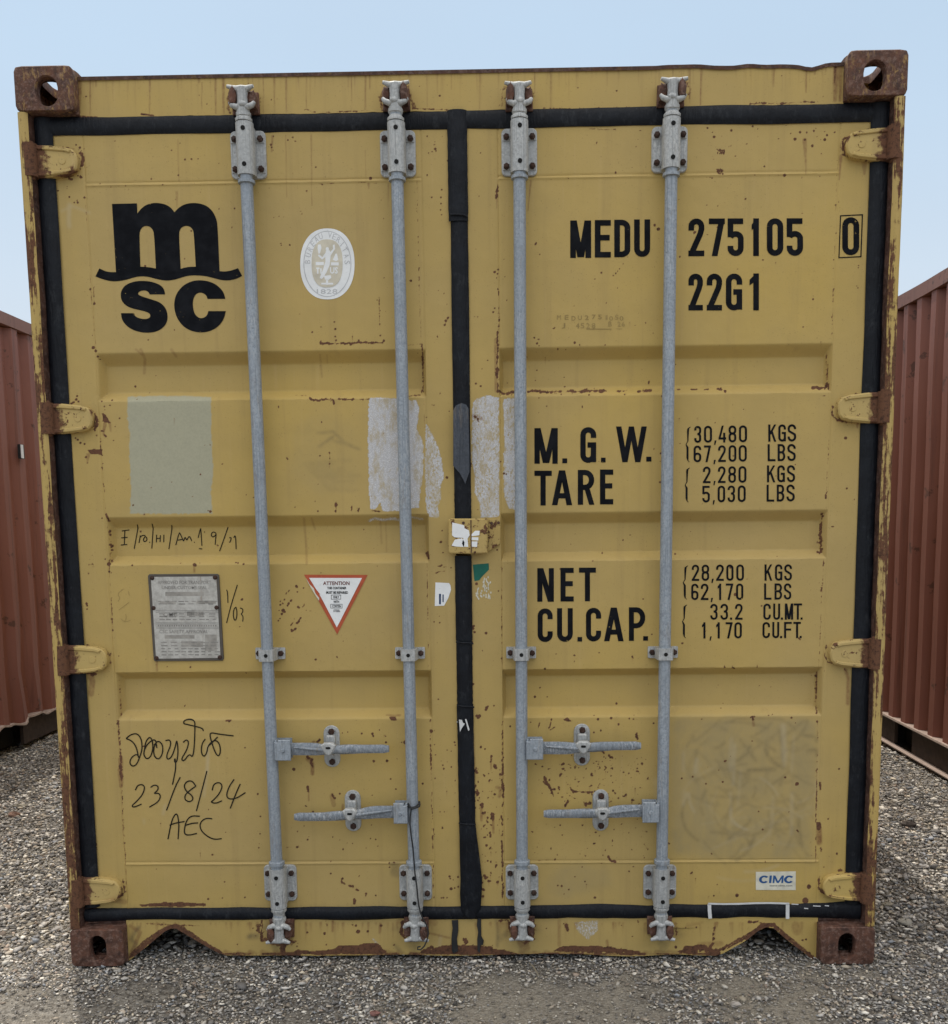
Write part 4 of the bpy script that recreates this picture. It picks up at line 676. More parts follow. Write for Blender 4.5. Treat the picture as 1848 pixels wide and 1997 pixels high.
# ---- lock rods, bearings, cams, keepers
YR = .004
def bolt(b, x, y, z, r=.0088, mi=1):
    a0 = random.uniform(0, 1); b.prism([(x+r*math.cos(a0+k*math.pi/3), z+r*math.sin(a0+k*math.pi/3)) for k in range(6)], y-.009, y+.001, .002, mi); b.tube([(x, y-.0115, z), (x, y-.002, z)], [r*.45, r*.62], 10, mi)
RODS = []
for (u0, v0), (u1, v1) in (((477.5,352),(537,1690)), ((773,344),(806,1690)), ((1013,342),(1018,1690)), ((1310.5,336),(1292,1690))):
    a, c = P(u0, v0, YR-.017), P(u1, v1, YR-.017); sl_ = (a[0]-c[0])/(a[2]-c[2]); RODS.append(lambda z, a=a, s=sl_: a[0]+(z-a[2])*s)
def plate_bearing(xf, zt, zb, flip, parent):
    """upper / lower bearing: bolted plate with a cast tube over the rod"""
    zc = (zt+zb)/2; x = xf(zc); b = MB(); b.prism(rrect(x-.0495, x+.0495, zb, zt, .014), YD-.009, YD+.002, .002, 0)
    e = .010; b.tube([(xf(zb), YR+.004, zb-(.008 if not flip else .002)), (xf(zt), YR+.004, zt+(.008 if flip else .002))], .0245, 20, 0); b.box(x-.024, x+.024, YR+.006, YD-.008, zb+.002, zt-.002, 0)
    for q in (-1, 1):
        for z in (zt-.024, zb+.024): b.prism([(x+q*(.0345+dx), z+dz) for dx, dz in ((-.011,-.009),(.012,-.010),(.012,.010),(-.011,.009))], YD-.0115, YD-.009, .001, 0); bolt(b, x+q*.036, YD-.0115, z)
    for z in (zt-.022 if not flip else zt-.012, zb+.012 if not flip else zb+.022): b.tube([(x+.001, YR-.0222, z), (x+.001, YR-.012, z)], .0062, 10, 2)
    b.build('rod_bearing', [M['cast'], M['bolt'], M['hole']], parent, 35)
def strap(xf, zc, parent):
    b = MB(); x = xf(zc); h = .017; pr = [(-.044, YD), (-.044, YD-.008), (-.040, YD-.010), (-.026, YD-.010), (-.0225, YR-.016), (-.0195, YR-.0215), (.0195, YR-.0215), (.0225, YR-.016), (.026, YD-.010), (.040, YD-.010), (.044, YD-.008), (.044, YD)]
    V = []; m = len(pr)
    for z in (zc-h, zc-h+.003, zc+h-.003, zc+h): 
        k = .97 if z in (zc-h, zc+h) else 1
        V += [(x+p[0]*k, p[1], z) for p in pr]
    F = [(i*m+j, i*m+j+1, (i+1)*m+j+1, (i+1)*m+j) for i in range(3) for j in range(m-1)]+[tuple(range(m))[::-1], tuple(3*m+j for j in range(m))]; b.add(V, F, 0)
    for q in (-1, 1): bolt(b, x+q*.0325, YD-.010, zc+random.uniform(-.001, .001), .0088)
    b.tube([(x, YR-.0222, zc), (x, YR-.015, zc)], .0058, 10, 2); b.build('rod_guide', [M['cast'], M['bolt'], M['hole']], parent, 35)
def cam(xf, z, up, parent, hand, keeper_parent, g_):
    """forged cam end on the rod, gripping a rusty keeper welded to the frame"""
    s = 1 if up else -1; b = MB(); X = lambda zz: xf(zz)
    b.tube([(X(z), YR, z-s*q) for q in (g_, g_-.007, g_-.013, .052, .046, .038, .034)], [.0225, .0235, .0178, .0168, .0205, .0205, .016], 16)
    b.tube([(X(z), YR-.002, z-s*.045), (X(z), YR-.006, z-s*.022), (X(z), YR-.008, z), (X(z), YR-.006, z+s*.022)], [.020, .0155, .014, .017], 12)
    for q in (-1, 1):       # flared horns
        L = 1.0 if q == hand else .82
        b.tube([(X(z), YR-.010, z+s*.020), (X(z)+q*.018*L, YR-.010, z+s*.022), (X(z)+q*.030*L, YR-.012, z+s*.025), (X(z)+q*.040*L, YR-.014, z+s*.027)], [.012, .0085, .0065, .0045], 8)
        b.tube([(X(z), YR-.010, z-s*.024), (X(z)+q*.016, YR-.012, z-s*.026), (X(z)+q*.028, YR-.012, z-s*.021), (X(z)+q*.034, YR-.010, z-s*.013)], [.012, .0085, .0075, .005], 8)
    b.blob((X(z)-hand*.002, YR-.017, z-s*.020), (.013, .008, .009), 10, .1)
    b.build('cam', M['cast'], parent, 60)
    k = MB(); x = X(z)
    k.prism([(x-.038, z-s*.030), (x-.036, z+s*.028), (x+.036, z+s*.028), (x+.038, z-s*.030)], .030, .040, .003)
    for q in (-1, 1):
        w_ = .016 if q == hand else .012; k.prism([(x+q*dx, z+s*dz) for dx, dz in ((.034, -.020), (.036, .008), (.030, .022), (.024, .030 if q == hand else .018), (.016, .020), (.014, -.004), (.020, -.020))], YR-(.020 if q == hand else .006), .034, .004)
    k.build('cam_keeper', M['rust'], keeper_parent, 45)
zT, zB = P(478, 255, YR)[2], P(478, 350, YR)[2]; zT2, zB2 = P(540, 1690, YR)[2], P(540, 1760, YR)[2]; zS = P(525, 1277, YR)[2]
sill = [o for o in COL.objects if o.name == 'bottom_sill'][0]
CAMZ = ((472,193,-1), (775,185,1), (1008,186,-1), (1318,178,1)); CAMB = ((538,1818,-1), (806,1814,1), (1020,1812,-1), (1294,1812,1))
TB = ((255,349), (254,345), (250,343), (246,336))
for i, xf in enumerate(RODS):
    d = dl if i < 2 else dr; b = MB(); zt_, zb_ = P(CAMZ[i][0], CAMZ[i][1], YR)[2], P(CAMB[i][0], CAMB[i][1], YR)[2]
    b.tube([(xf(z), YR, z) for z in np.linspace(zb_+.03, zt_-.03, 24)], .0172, 20)
    b.tube([(xf(z), YR, z) for z in (zB-.014, zB-.012, zB-.004)], [.0172, .0235, .0235], 18); b.tube([(xf(z), YR, z) for z in (zT2+.006, zT2+.016, zT2+.019)], [.0235, .0235, .0172], 18)
    b.build('lock_rod', M['galv'], d, 50)
    u = (478, 771, 1013, 1310)[i]; plate_bearing(xf, P(u, TB[i][0], YD-.01)[2], P(u, TB[i][1], YD-.01)[2], True, d)
    ub = (540, 806, 1020, 1291)[i]; plate_bearing(xf, P(ub, 1687, YD-.01)[2], P(ub, 1757-i*1.2, YD-.01)[2], False, d)
    strap(xf, P(ub, 1277-i*.8, YR)[2], d); cam(xf, zt_, True, d, CAMZ[i][2], hd, zt_-P(u, TB[i][0], YD-.01)[2]-.010); cam(xf, zb_, False, d, CAMB[i][2], sill, P(ub, 1757-i*1.2, YD-.01)[2]-zb_-.010)
# ---- handles
def handle(i, ucl, ucr, vc, vtip, utip, catch_u, catch_v, d):
    s = 1 if utip > ucl else -1; xf = RODS[i]; zc = P((ucl+ucr)/2, vc, YR-.02)[2]; b = MB(); xr = xf(zc); x1 = P(ucr if s > 0 else ucl, vc, YR-.024)[0]
    b.prism([(xr+s*.013, zc-.031), (x1, zc-.031), (x1, zc+.031), (xr+s*.024, zc+.031), (xr+s*.024, zc+.024), (xr+s*.013, zc+.024)], YR-.024, YR-.017, .002); b.box(*sorted((xr+s*.014, x1-s*.002)), YR+.008, YR+.015, zc-.03, zc+.03)
    b.box(*sorted((xr+s*.014, xr+s*.020)), YR-.017, YR+.008, zc-.029, zc+.029); b.tube([((xr+x1)/2+s*.008, YR-.028, zc), ((xr+x1)/2+s*.008, YR-.020, zc)], [.005, .0085], 12)
    b.build('handle_hub', M['galv'], d, 35)
    b = MB(); tz = P(utip, vtip, YR-.01)[2]; tx = P(utip, vtip, YR-.01)[0]; n = 22; V = []; F = []; x0 = x1-s*.022; cx = P(catch_u, catch_v, YR)[0]
    for k in range(n):
        t = k/(n-1); x = x0+(tx-x0)*t; z = zc+(tz-zc)*(sstep(t, .25, .75)); hh = .0185-.006*float(sstep(t, .3, .75))-.004*math.exp(-((x-cx)/.03)**2); yy = YR-.004-.010*math.exp(-((x-cx)/.05)**2); th = .005+.0035*math.exp(-((x-cx)/.07)**2)
        if k == n-1: hh *= .75
        for a in range(8): an = math.pi*2*a/8+math.pi/8; V.append((x, yy+th*math.sin(an)*1.1, z+hh*max(-1, min(1, 1.25*math.cos(an)))))
    for k in range(n-1):
        for a in range(8): F.append((k*8+a, k*8+(a+1) % 8, (k+1)*8+(a+1) % 8, (k+1)*8+a))
    F += [tuple(range(8)), tuple((n-1)*8+a for a in reversed(range(8)))]; b.add(V, F); b.tube([(x0+s*.03, YR-.011, zc+.006), (cx-s*.02, YR-.019, z*0+zc+(tz-zc)*.25), (cx+s*.05, YR-.013, zc+(tz-zc)*.65)], [.003, .006, .002], 8)
    b.build('handle', M['worn'], d, 60)
    cxz = P(catch_u, catch_v, YD)[2]; cx = P(catch_u, catch_v, YD)[0]; b = MB(); b.prism(stad(cx, cxz, .048, .128, 9), YD-.006, YD+.002, .002, 0); b.prism(stad(cx, cxz, .036, .115, 9), YD-.0085, YD-.0055, .001, 0)
    for q in (-1, 1): bolt(b, cx+.001, YD-.010+(q < 0)*.002, cxz+q*.046, .0098)
    b.prism(rrect(cx-.014, cx+.014, cxz+.004, cxz+.038, .006), YD-.030, YD-.006, .004, 0)
    hx = [(0, -.022), (.010, -.016), (.022, .003), (.022, .010), (.012, .018), (-.012, .018), (-.022, .010), (-.022, .003), (-.010, -.016)]
    b.prism([(cx+p[0], cxz+.006+p[1]) for p in hx], YR-.026, YR-.012, .004, 0); b.prism(stad(cx, cxz+.009, .015, .007, 5), YR-.0268, YR-.0255, 0, 2); b.box(cx-.010, cx+.010, YR-.006, YD-.006, cxz-.020, cxz-.012, 0)
    b.build('handle_catch', [M['cast'], M['bolt'], M['hole']], d, 35)
handle(0, 537, 566, 1463, 1461, 758, 647.5, 1454.5, dl); handle(1, 767, 797, 1586, 1594, 573, 688.5, 1580, dl)
handle(2, 1028, 1059, 1461, 1455, 1250, 1134, 1451.5, dr); handle(3, 1253, 1283, 1584, 1588, 1060, 1170.5, 1579, dr)

# ---- lock box across the centre seal
crop(860, 600)
b = MB(); b.prism(px([(52,1530),(68,1520),(330,1520),(336,1540),(334,1770),(205,1775),(60,1772),(50,1760)], .012), .010, .030, .003, 0)
b.prism(px([(336,1525),(425,1522),(428,1560),(425,1700),(336,1760)], YD-.006), YD-.008, YD+.002, .001, 0); b.box(P(862+205*.27, 1040, .01)[0], P(862+212*.27, 1040, .01)[0], .0085, .0098, P(910, 1078, .01)[2], P(910, 1014, .01)[2], 1)
for x_, z_ in ((160,1552),(362,1553),(412,1550)):
    q = P(*X_((x_, z_)), .01); b.tube([(q[0], .0085 if x_ < 200 else YD-.0095, q[2]), (q[0], .02 if x_ < 200 else YD, q[2])], .0045, 8, 1)
lb = b.build('lock_box', [M['paint_box'], M['rust_dark']], dr, 35)
b = MB()
for pl in ([(80,1548),(165,1568),(168,1590),(200,1605),(205,1640),(190,1665),(195,1725),(160,1722),(150,1700),(160,1660),(95,1655),(78,1640)], [(75,1715),(98,1672),(150,1662),(168,1690),(165,1725),(110,1722)], [(212,1640),(245,1608),(278,1608),(275,1640),(215,1648)], [(215,1655),(268,1655),(268,1678),(215,1675)], [(213,1685),(262,1685),(258,1725),(215,1722)]):
    b.prism(px(pl, .0092), .0092, .0101, 0)
b.build('torn_sticker', M['white'], lb, 0)

# ------------------------------------------------------------------ flat work on the doors: lettering, logo, stickers, pen
def onsurf(x, z, off): return float(doory(x, z))-off
def flat(name, polys, mat, parent, off=.0008, yref=YD, ysurf=None, holes=False, midx=None):
    """polygons given in photo pixels, laid on the door skin; each subdivided by its own outline points"""
    V = []; F = []; MI = []
    for k, pl in enumerate(polys):
        loops = pl if holes else [pl]; allp = []
        for lp in loops: allp.append([P(u, v, yref-.001) for u, v in lp])
        tri = tessellate_polygon([[Vector((p[0], p[2], 0)) for p in lp] for lp in allp]); b0 = len(V); o2 = off+(k % 5)*.00006
        for lp in allp:
            for p in lp: V.append((p[0], (onsurf(p[0], p[2], o2) if ysurf is None else ysurf-o2), p[2]))
        F += [tuple(b0+i for i in t) for t in tri]; MI += [(midx[k] if midx else 0)]*len(tri)
    # make every face look outwards (towards -y)
    V = np.array(V); F2 = []
    for f in F:
        a, b_, c = V[f[0]], V[f[1]], V[f[2]]; n = np.cross(b_-a, c-a); F2.append(f if n[1] < 0 else f[::-1])
    return mesh_from(name, V, F2, mat, parent, 0, False, MI if midx else None)
T = .150
def arc(cx, cy, rx, ry, a0, a1, n=9): return [(cx+rx*math.cos(math.radians(a0+(a1-a0)*k/n)), cy+ry*math.sin(math.radians(a0+(a1-a0)*k/n))) for k in range(n+1)]
def stroke(pts, t=T):
    pts = [p for i, p in enumerate(pts) if i == 0 or math.hypot(p[0]-pts[i-1][0], p[1]-pts[i-1][1]) > 1e-5]
    L = []; Rr = []; n = len(pts)
    for i, p in enumerate(pts):
        a, c = pts[max(0, i-1)], pts[min(n-1, i+1)]
        d1 = np.array(p)-np.array(a) if i else np.array(c)-np.array(p); d2 = np.array(c)-np.array(p) if i < n-1 else d1
        d1 = d1/(np.linalg.norm(d1)+1e-9); d2 = d2/(np.linalg.norm(d2)+1e-9); m = np.array([-d1[1]-d2[1], d1[0]+d2[0]]); q = np.dot(m, m); m = m*(t/max(q, 1.0)); L.append((p[0]+m[0], p[1]+m[1])); Rr.append((p[0]-m[0], p[1]-m[1]))
    return L, Rr
def PL(xa, ya, xb, yb, wx): return [(xa-wx/2, ya), (xa+wx/2, ya), (xb+wx/2, yb), (xb-wx/2, yb)]
def glyph(ch, w, T=T):
    h = T/2; x0, x1, lo, hi = h, w-h, h, 1-h; r = (x1-x0)/2; cx = w/2; S_ = []; Q = []
    def s(*p): S_.append(list(p))
    if ch == 'M': Q += [PL(h, 0, h, 1, T), PL(x1, 0, x1, 1, T), PL(h+.02, 1, cx-.01, 0.02, T*1.05), PL(x1-.02, 1, cx+.01, 0.02, T*1.05)]
    elif ch == 'N': Q += [PL(h, 0, h, 1, T), PL(x1, 0, x1, 1, T), PL(h+.02, 1, x1-.02, 0, T*1.1)]
    elif ch == 'W': Q += [PL(h*.9, 1, w*.29, 0, T), PL(w*.29, 0, cx, 1, T*.95), PL(cx, 1, w*.71, 0, T*.95), PL(w*.71, 0, w-h*.9, 1, T)]
    elif ch == 'A': Q += [PL(h*.95, 0, cx-.01, 1, T*1.05), PL(w-h*.95, 0, cx+.01, 1, T*1.05)]; s((w*.24, .27), (w*.76, .27))
    elif ch == 'V': Q += [PL(h, 1, cx, 0, T), PL(w-h, 1, cx, 0, T)]
    elif ch == 'E': s((x0, 0), (x0, 1)); s((x0, hi), (w, hi)); s((x0, lo), (w, lo)); s((x0, .53), (w*.93, .53))
    elif ch == 'F': s((x0, 0), (x0, 1)); s((x0, hi), (w, hi)); s((x0, .53), (w*.93, .53))
    elif ch == 'L': s((x0, 0), (x0, 1)); s((x0, lo), (w, lo))
    elif ch == 'T': s((cx, 0), (cx, hi)); s((0, hi), (w, hi))
    elif ch == 'I': s((cx, 0), (cx, 1))
    elif ch == 'D': s((x0, 0), (x0, 1)); S_.append([(x0, hi), (cx-.02, hi)]+arc(cx-.02, hi-r, x1-cx+.02, r, 90, 0)+arc(cx-.02, lo+r, x1-cx+.02, r, 0, -90)+[(x0, lo)])
    elif ch == 'P': s((x0, 0), (x0, 1)); q = (hi-.45)/2; S_.append([(x0, hi), (cx-.02, hi)]+arc(cx-.02, hi-q, x1-cx+.02, q, 90, -90)+[(x0, .45)])
    elif ch == 'R': s((x0, 0), (x0, 1)); q = (hi-.50)/2; S_.append([(x0, hi), (cx-.02, hi)]+arc(cx-.02, hi-q, x1-cx+.02, q, 90, -90)+[(x0, .50)]); Q.append(PL(cx+.03, .46, x1+.005, 0, T))
    elif ch == 'B': s((x0, 0), (x0, 1)); q = (hi-.52)/2; S_.append([(x0, hi), (cx, hi)]+arc(cx, hi-q, x1-cx-.01, q, 90, -90)+[(x0, .52)]); q = (.52-lo)/2; S_.append([(x0, .52), (cx, .52)]+arc(cx, .52-q, x1-cx, q, 90, -90)+[(x0, lo)])
    elif ch == 'U': S_.append([(x0, 1), (x0, lo+r)]+arc(cx, lo+r, r, r, 180, 360)+[(x1, 1)])
    elif ch == '0': S_.append(arc(cx, hi-r, r, r, 180, 0)+arc(cx, lo+r, r, r, 360, 180)+[(x0, hi-r)])
    elif ch == 'C': S_.append([(x1, .68)]+[(x1, hi-r)]+arc(cx, hi-r, r, r, 0, 180)+arc(cx, lo+r, r, r, 180, 360)+[(x1, .32)])
    elif ch == 'G': S_.append([(x1, .70), (x1, hi-r)]+arc(cx, hi-r, r, r, 0, 180)+arc(cx, lo+r, r, r, 180, 360)[:-1]+[(x1, lo+r), (x1, .54)]); s((w, .50), (cx-.02, .50)); s((x1, 0.02), (x1, .45))
    elif ch == '2': S_.append([(x0, .68), (x0, hi-r)]+arc(cx, hi-r, r, r, 180, 0)+[(x1, .72), (x1-.03, .60), (x0+.02, .10), (x0+.0, .03)]); s((0, lo), (w, lo))
    elif ch == '7': s((0, hi), (w, hi)); Q.append(PL(w-h-.01, .94, w*.36, 0, T*1.02))
    elif ch == '1': s((w-h, 0), (w-h, 1)); Q.append([(w-h, 1), (w-h, .80), (0, .68), (0, .83)])
    elif ch == '5': s((x0, .50), (x0, 1)); s((x0, hi), (w*.97, hi)); q = r; S_.append([(x0, .50), (x0+.03, .555)]+arc(cx, .585-r*.9, r, r*.9, 100, 0)+arc(cx, lo+r, r, r, 0, -180)+[(x0, .27)])
    elif ch == '3': q = r; S_.append([(x0, .73), (x0, hi-r)]+arc(cx, hi-r, r, r, 180, 0)+arc(cx, .68, r, .16, 0, -80)+[(cx-.02, .52)]); S_.append([(cx-.02, .52)]+arc(cx, .37, r, .15, 80, 0)+arc(cx, lo+r, r, r, 0, -180)+[(x0, .28)])
    elif ch == '4': Q.append(PL(w*.55, 1, h*.9, .24, T*.95)); s((0, .24), (w, .24)); s((w*.74, 0), (w*.74, .58))
    elif ch == '6': S_.append(arc(cx, lo+r, r, r, 180, 360)+arc(cx, .36, r, r*.95, 0, 180)+[(x0, lo+r)]); S_.append([(x1, .74), (x1, hi-r)]+arc(cx, hi-r, r, r, 0, 180)+[(x0, lo+r)])
    elif ch == '8': S_.append(arc(cx, hi-r, r, r, 180, 0)+arc(cx, .67, r*.97, .14, 0, -180)+[(x0, hi-r)]); S_.append(arc(cx, .37, r, .15, 180, 0)+arc(cx, lo+r, r, r, 0, -180)+[(x0, .37)])
    elif ch == 'S': S_.append([(x1, .72), (x1, hi-r)]+arc(cx, hi-r, r, r, 0, 180)+[(x0, .70), (x0+.03, .60), (x1-.03, .42), (x1, .33)]+arc(cx, lo+r, r, r, 0, -180)+[(x0, .29)])
    elif ch == 'K': s((x0, 0), (x0, 1)); Q += [PL(w-h, 1, x0+.03, .42, T), PL(cx-.03, .60, w-h*.95, 0, T*1.02)]
    elif ch == '.': Q.append([(0, 0), (w, 0), (w, .135), (0, .135)])
    elif ch == ',': Q.append([(w*.15, -.13), (w*.6, -.13), (w, .13), (w*.35, .13)])
    for st in S_:
        L, Rr = stroke(st, T)
        for i in range(len(L)-1):
            Q.append([L[i], L[i+1], Rr[i+1], Rr[i]])
    return Q
class Letters:
    def __init__(s): s.p = []
    def put(s, ch, ul, ur, vt, vb, sl=0., T=None):
        (ul, vt_), (ur, vb_) = X_((ul, vt)), X_((ur, vb)); H = vb_-vt_; w = (ur-ul)/H; t = T or .150; h = H
        tu = (lambda x, y: (ul+x*h+sl*y*h, vb_-y*h))
        for q in glyph(ch, w, t): s.p.append([tu(x, y) for x, y in q])
    def row(s, txt, spans, vt, vb, slope=0., T=None):
        for ch, (a, c) in zip(txt, spans): s.put(ch, a, c, vt+slope*(a-spans[0][0]), vb+slope*(a-spans[0][0]), 0, T)
    def quad(s, *p): s.p.append([X_(q) for q in p])
    def build(s, name, mat, parent, off=.0008, **k):
        V = []; F = []
        for i, q in enumerate(s.p):
            b0 = len(V); o2 = off+(i % 7)*.00005
            for u, v in q: p = P(u, v, YD-.001); V.append((p[0], onsurf(p[0], p[2], o2) if 'ysurf' not in k else k['ysurf']-o2, p[2]))
            a = np.array(V[b0:b0+3]); n = np.cross(a[1]-a[0], a[2]-a[0]); f = tuple(range(b0, b0+len(q))); F.append(f if n[1] < 0 else f[::-1])
        return mesh_from(name, V, F, mat, parent, 0)
crop(860, 120); L = Letters(); L.row('MEDU', [(930,1080),(1107,1222),(1247,1362),(1390,1505)], 1147, 1417, -.016)
L.build('lettering', M['ink'], dr)
crop(1340, 80); L = Letters(); L.row('275105', [(8,122),(155,270),(290,405),(463,515),(572,690),(715,832)], 1280, 1551, -.002); L.build('lettering', M['ink'], dr); L = Letters(); L.put('0', 1115, 1237, 1272, 1545); L.build('check_digit', M['ink'], dr); L = Letters()
bx = [(1099,1257),(1265,1249),(1253,1560),(1087,1567)]; bi = [(1107,1265),(1256,1258),(1245,1552),(1095,1559)]
for k in range(4): L.quad(bx[k], bx[(k+1) % 4], bi[(k+1) % 4], bi[k])
L.build('digit_box', M['ink'], dr)
L = Letters(); L.row('22G1', [(8,112),(140,250),(278,395),(448,515)], 1677, 1942, -.002); L.build('lettering', M['ink'], dr)
crop(860, 600); L = Letters(); L.row('M.G.W.', [(672,840),(873,908),(1003,1117),(1152,1185),(1262,1480),(1478,1515)], 868, 1125, -.020); L.build('lettering', M['ink'], dr); L = Letters(); L.row('TARE', [(672,797),(800,942),(985,1103),(1145,1240)], 1175, 1426, -.018); L.build('lettering', M['ink'], dr)
crop(860, 1020); L = Letters(); L.row('NET', [(693,812),(860,955),(993,1115)], 325, 567, -.012); L.build('lettering', M['ink'], dr); L = Letters(); L.row('CU.CAP.', [(695,803),(835,948),(982,1015),(1043,1152),(1175,1312),(1352,1470),(1455,1490)], 615, 857, -.013); L.build('lettering', M['ink'], dr)
crop(1340, 560); L = Letters(); t_ = .125
L.row('30,480', [(50,100),(120,178),(190,210),(225,280),(297,353),(372,430)], 1000, 1122, -.012, t_); L.build('lettering', M['ink'], dr); L = Letters(); L.row('KGS', [(583,640),(655,710),(722,783)], 990, 1114, -.01, t_); L.build('lettering', M['ink'], dr); L = Letters()
L.row('67,200', [(45,100),(120,170),(185,205),(222,277),(297,353),(370,428)], 1142, 1262, -.012, t_); L.build('lettering', M['ink'], dr); L = Letters(); L.row('LBS', [(578,635),(650,705),(720,780)], 1132, 1255, -.01, t_); L.build('lettering', M['ink'], dr); L = Letters()
L.row('2,280', [(112,167),(185,203),(220,275),(295,350),(368,425)], 1293, 1413, -.012, t_); L.build('lettering', M['ink'], dr); L = Letters(); L.row('KGS', [(573,632),(647,702),(717,775)], 1285, 1407, -.01, t_); L.build('lettering', M['ink'], dr); L = Letters()
L.row('5,030', [(108,162),(180,198),(218,272),(290,343),(363,420)], 1432, 1552, -.012, t_); L.build('lettering', M['ink'], dr); L = Letters(); L.row('LBS', [(570,625),(643,698),(713,772)], 1424, 1546, -.01, t_); L.build('lettering', M['ink'], dr)
crop(1340, 1020); L = Letters()
L.row('28,200', [(32,85),(103,157),(170,190),(207,262),(280,332),(352,407)], 300, 417, -.005, t_); L.build('lettering', M['ink'], dr); L = Letters(); L.row('KGS', [(555,610),(630,683),(697,752)], 298, 415, -.005, t_); L.build('lettering', M['ink'], dr); L = Letters()
L.row('62,170', [(28,80),(97,152),(165,185),(218,243),(277,330),(350,402)], 437, 555, -.005, t_); L.build('lettering', M['ink'], dr); L = Letters(); L.row('LBS', [(552,605),(627,682),(695,748)], 435, 552, -.005, t_); L.build('lettering', M['ink'], dr); L = Letters()
L.row('33.2', [(165,217),(238,292),(307,322),(343,397)], 582, 697, -.004, t_); L.build('lettering', M['ink'], dr); L = Letters(); L.row('CU.MT.', [(547,600),(618,668),(673,689),(702,762),(766,826),(816,830)], 580, 697, -.004, t_); L.build('lettering', M['ink'], dr); L = Letters()
L.row('1,170', [(105,130),(157,175),(207,233),(275,325),(338,392)], 715, 832, -.004, t_); L.build('lettering', M['ink'], dr); L = Letters(); L.row('CU.FT.', [(541,595),(612,662),(667,683),(697,752),(764,818),(810,824)], 713, 830, -.004, t_); L.build('lettering', M['ink'], dr)
L = Letters()
def brace(x, xr, y0, y1):
    m = (y0+y1)/2; xc = (x+xr)/2; t = 9
    pts = [(xr, y0+4), (xc+2, y0+16), (xc, y0+34), (xc-2, m-22), (x+2, m), (xc-4, m+22), (xc-4, y1-34), (xc-2, y1-14), (xr-8, y1-3)]
    L = Letters()
    for i in range(len(pts)-1):
        w0 = 4 if i in (0, 3, 4, 7) else 8; w1 = 4 if i in (2, 3, 6, 7) else 8; w1 = 3 if i in (3, 7) else w1; a, c = pts[i], pts[i+1]; L.quad((a[0]-w0, a[1]), (a[0]+w0*.8, a[1]), (c[0]+w1*.8, c[1]), (c[0]-w1, c[1]))
    L.build('brace_mark', M['ink'], dr)
crop(860, 600); brace(1763, 1797, 855, 1115); brace(1757, 1790, 1150, 1405); crop(860, 1020); brace(1743, 1778, 303, 553); brace(1737, 1770, 585, 832)
# black logo on the left door
crop(0, 80)
def dense(pts, close=True, it=2):
    """Chaikin smoothing, corners marked with a third item stay sharp"""
    for _ in range(it):
        out = []
        for i, p in enumerate(pts):
            q = pts[(i+1) % len(pts)]
            if len(p) == 3: out.append(p)
            if not (len(p) == 3): out.append((p[0]*.75+q[0]*.25, p[1]*.75+q[1]*.25)) 
            if not (len(q) == 3): out.append((p[0]*.25+q[0]*.75, p[1]*.25+q[1]*.75)) if len(p) != 3 or True else None
        pts = out
    return [(p[0], p[1]) for p in pts]
mo = [(808,1176,1),(988,1172,1),(990,1245,1),(1010,1218),(1045,1187),(1090,1171),(1135,1168),(1190,1177),(1232,1202),(1257,1235,1),(1285,1205),(1325,1180),(1375,1169),(1430,1170),(1490,1188),(1535,1230),(1562,1290),(1568,1350),(1580,1658,1),(1620,1661),(1665,1654),(1713,1636,1),(1743,1692,1),(1700,1715),(1640,1726),(1590,1722),(1540,1708),(1480,1693),(1400,1687),(1340,1693),(1290,1710),(1240,1724),(1190,1727),(1130,1716),(1070,1699),(1020,1694),(970,1701),(910,1720),(850,1731),(800,1731),(740,1718),(685,1696,1),(713,1638,1),(760,1660),(800,1666),(834,1665,1)]
c1 = [(1010,1626,1),(1003,1400),(1010,1362),(1030,1338),(1055,1332),(1082,1340),(1102,1362),(1110,1395),(1122,1640,1),(1085,1632),(1050,1628)]; c2 = [(1300,1642,1),(1288,1405),(1294,1362),(1312,1340),(1340,1331),(1370,1338),(1390,1360),(1397,1400),(1409,1626,1),(1360,1627),(1325,1634)]
flat('logo', [[[X_(p) for p in dense(q)] for q in (mo, c1, c2)]], M['ink'], dl, holes=True)
crop(0, 560)
sp_ = [(1188,52,1),(1180,10),(1150,-18),(1100,-38),(1035,-47),(970,-43),(910,-22),(875,15),(866,60),(878,105),(915,140),(970,158),(1030,170),(1075,186),(1084,208),(1070,226),(1035,231),(995,222),(970,208),(964,187,1),(870,187,1),(875,230),(905,275),(955,308),(1010,325),(1070,330),(1130,320),(1180,288),(1205,245),(1207,195),(1190,145),(1150,108),(1090,88),(1030,70),(995,55),(993,40),(1010,26),(1040,22),(1065,30),(1078,52,1)]
cp_ = [(1622,84,1),(1612,40),(1580,0),(1535,-32),(1470,-50),(1400,-50),(1335,-25),(1285,22),(1258,80),(1253,145),(1268,210),(1305,270),(1360,310),(1430,328),(1500,322),(1565,290),(1610,235),(1626,172,1),(1500,172,1),(1490,205),(1462,224),(1430,222),(1402,195),(1389,150),(1388,100),(1402,58),(1428,38),(1460,40),(1486,60),(1494,84,1)]
flat('logo', [[X_(p) for p in dense(sp_)], [X_(p) for p in dense(cp_)]], M['ink'], dl)
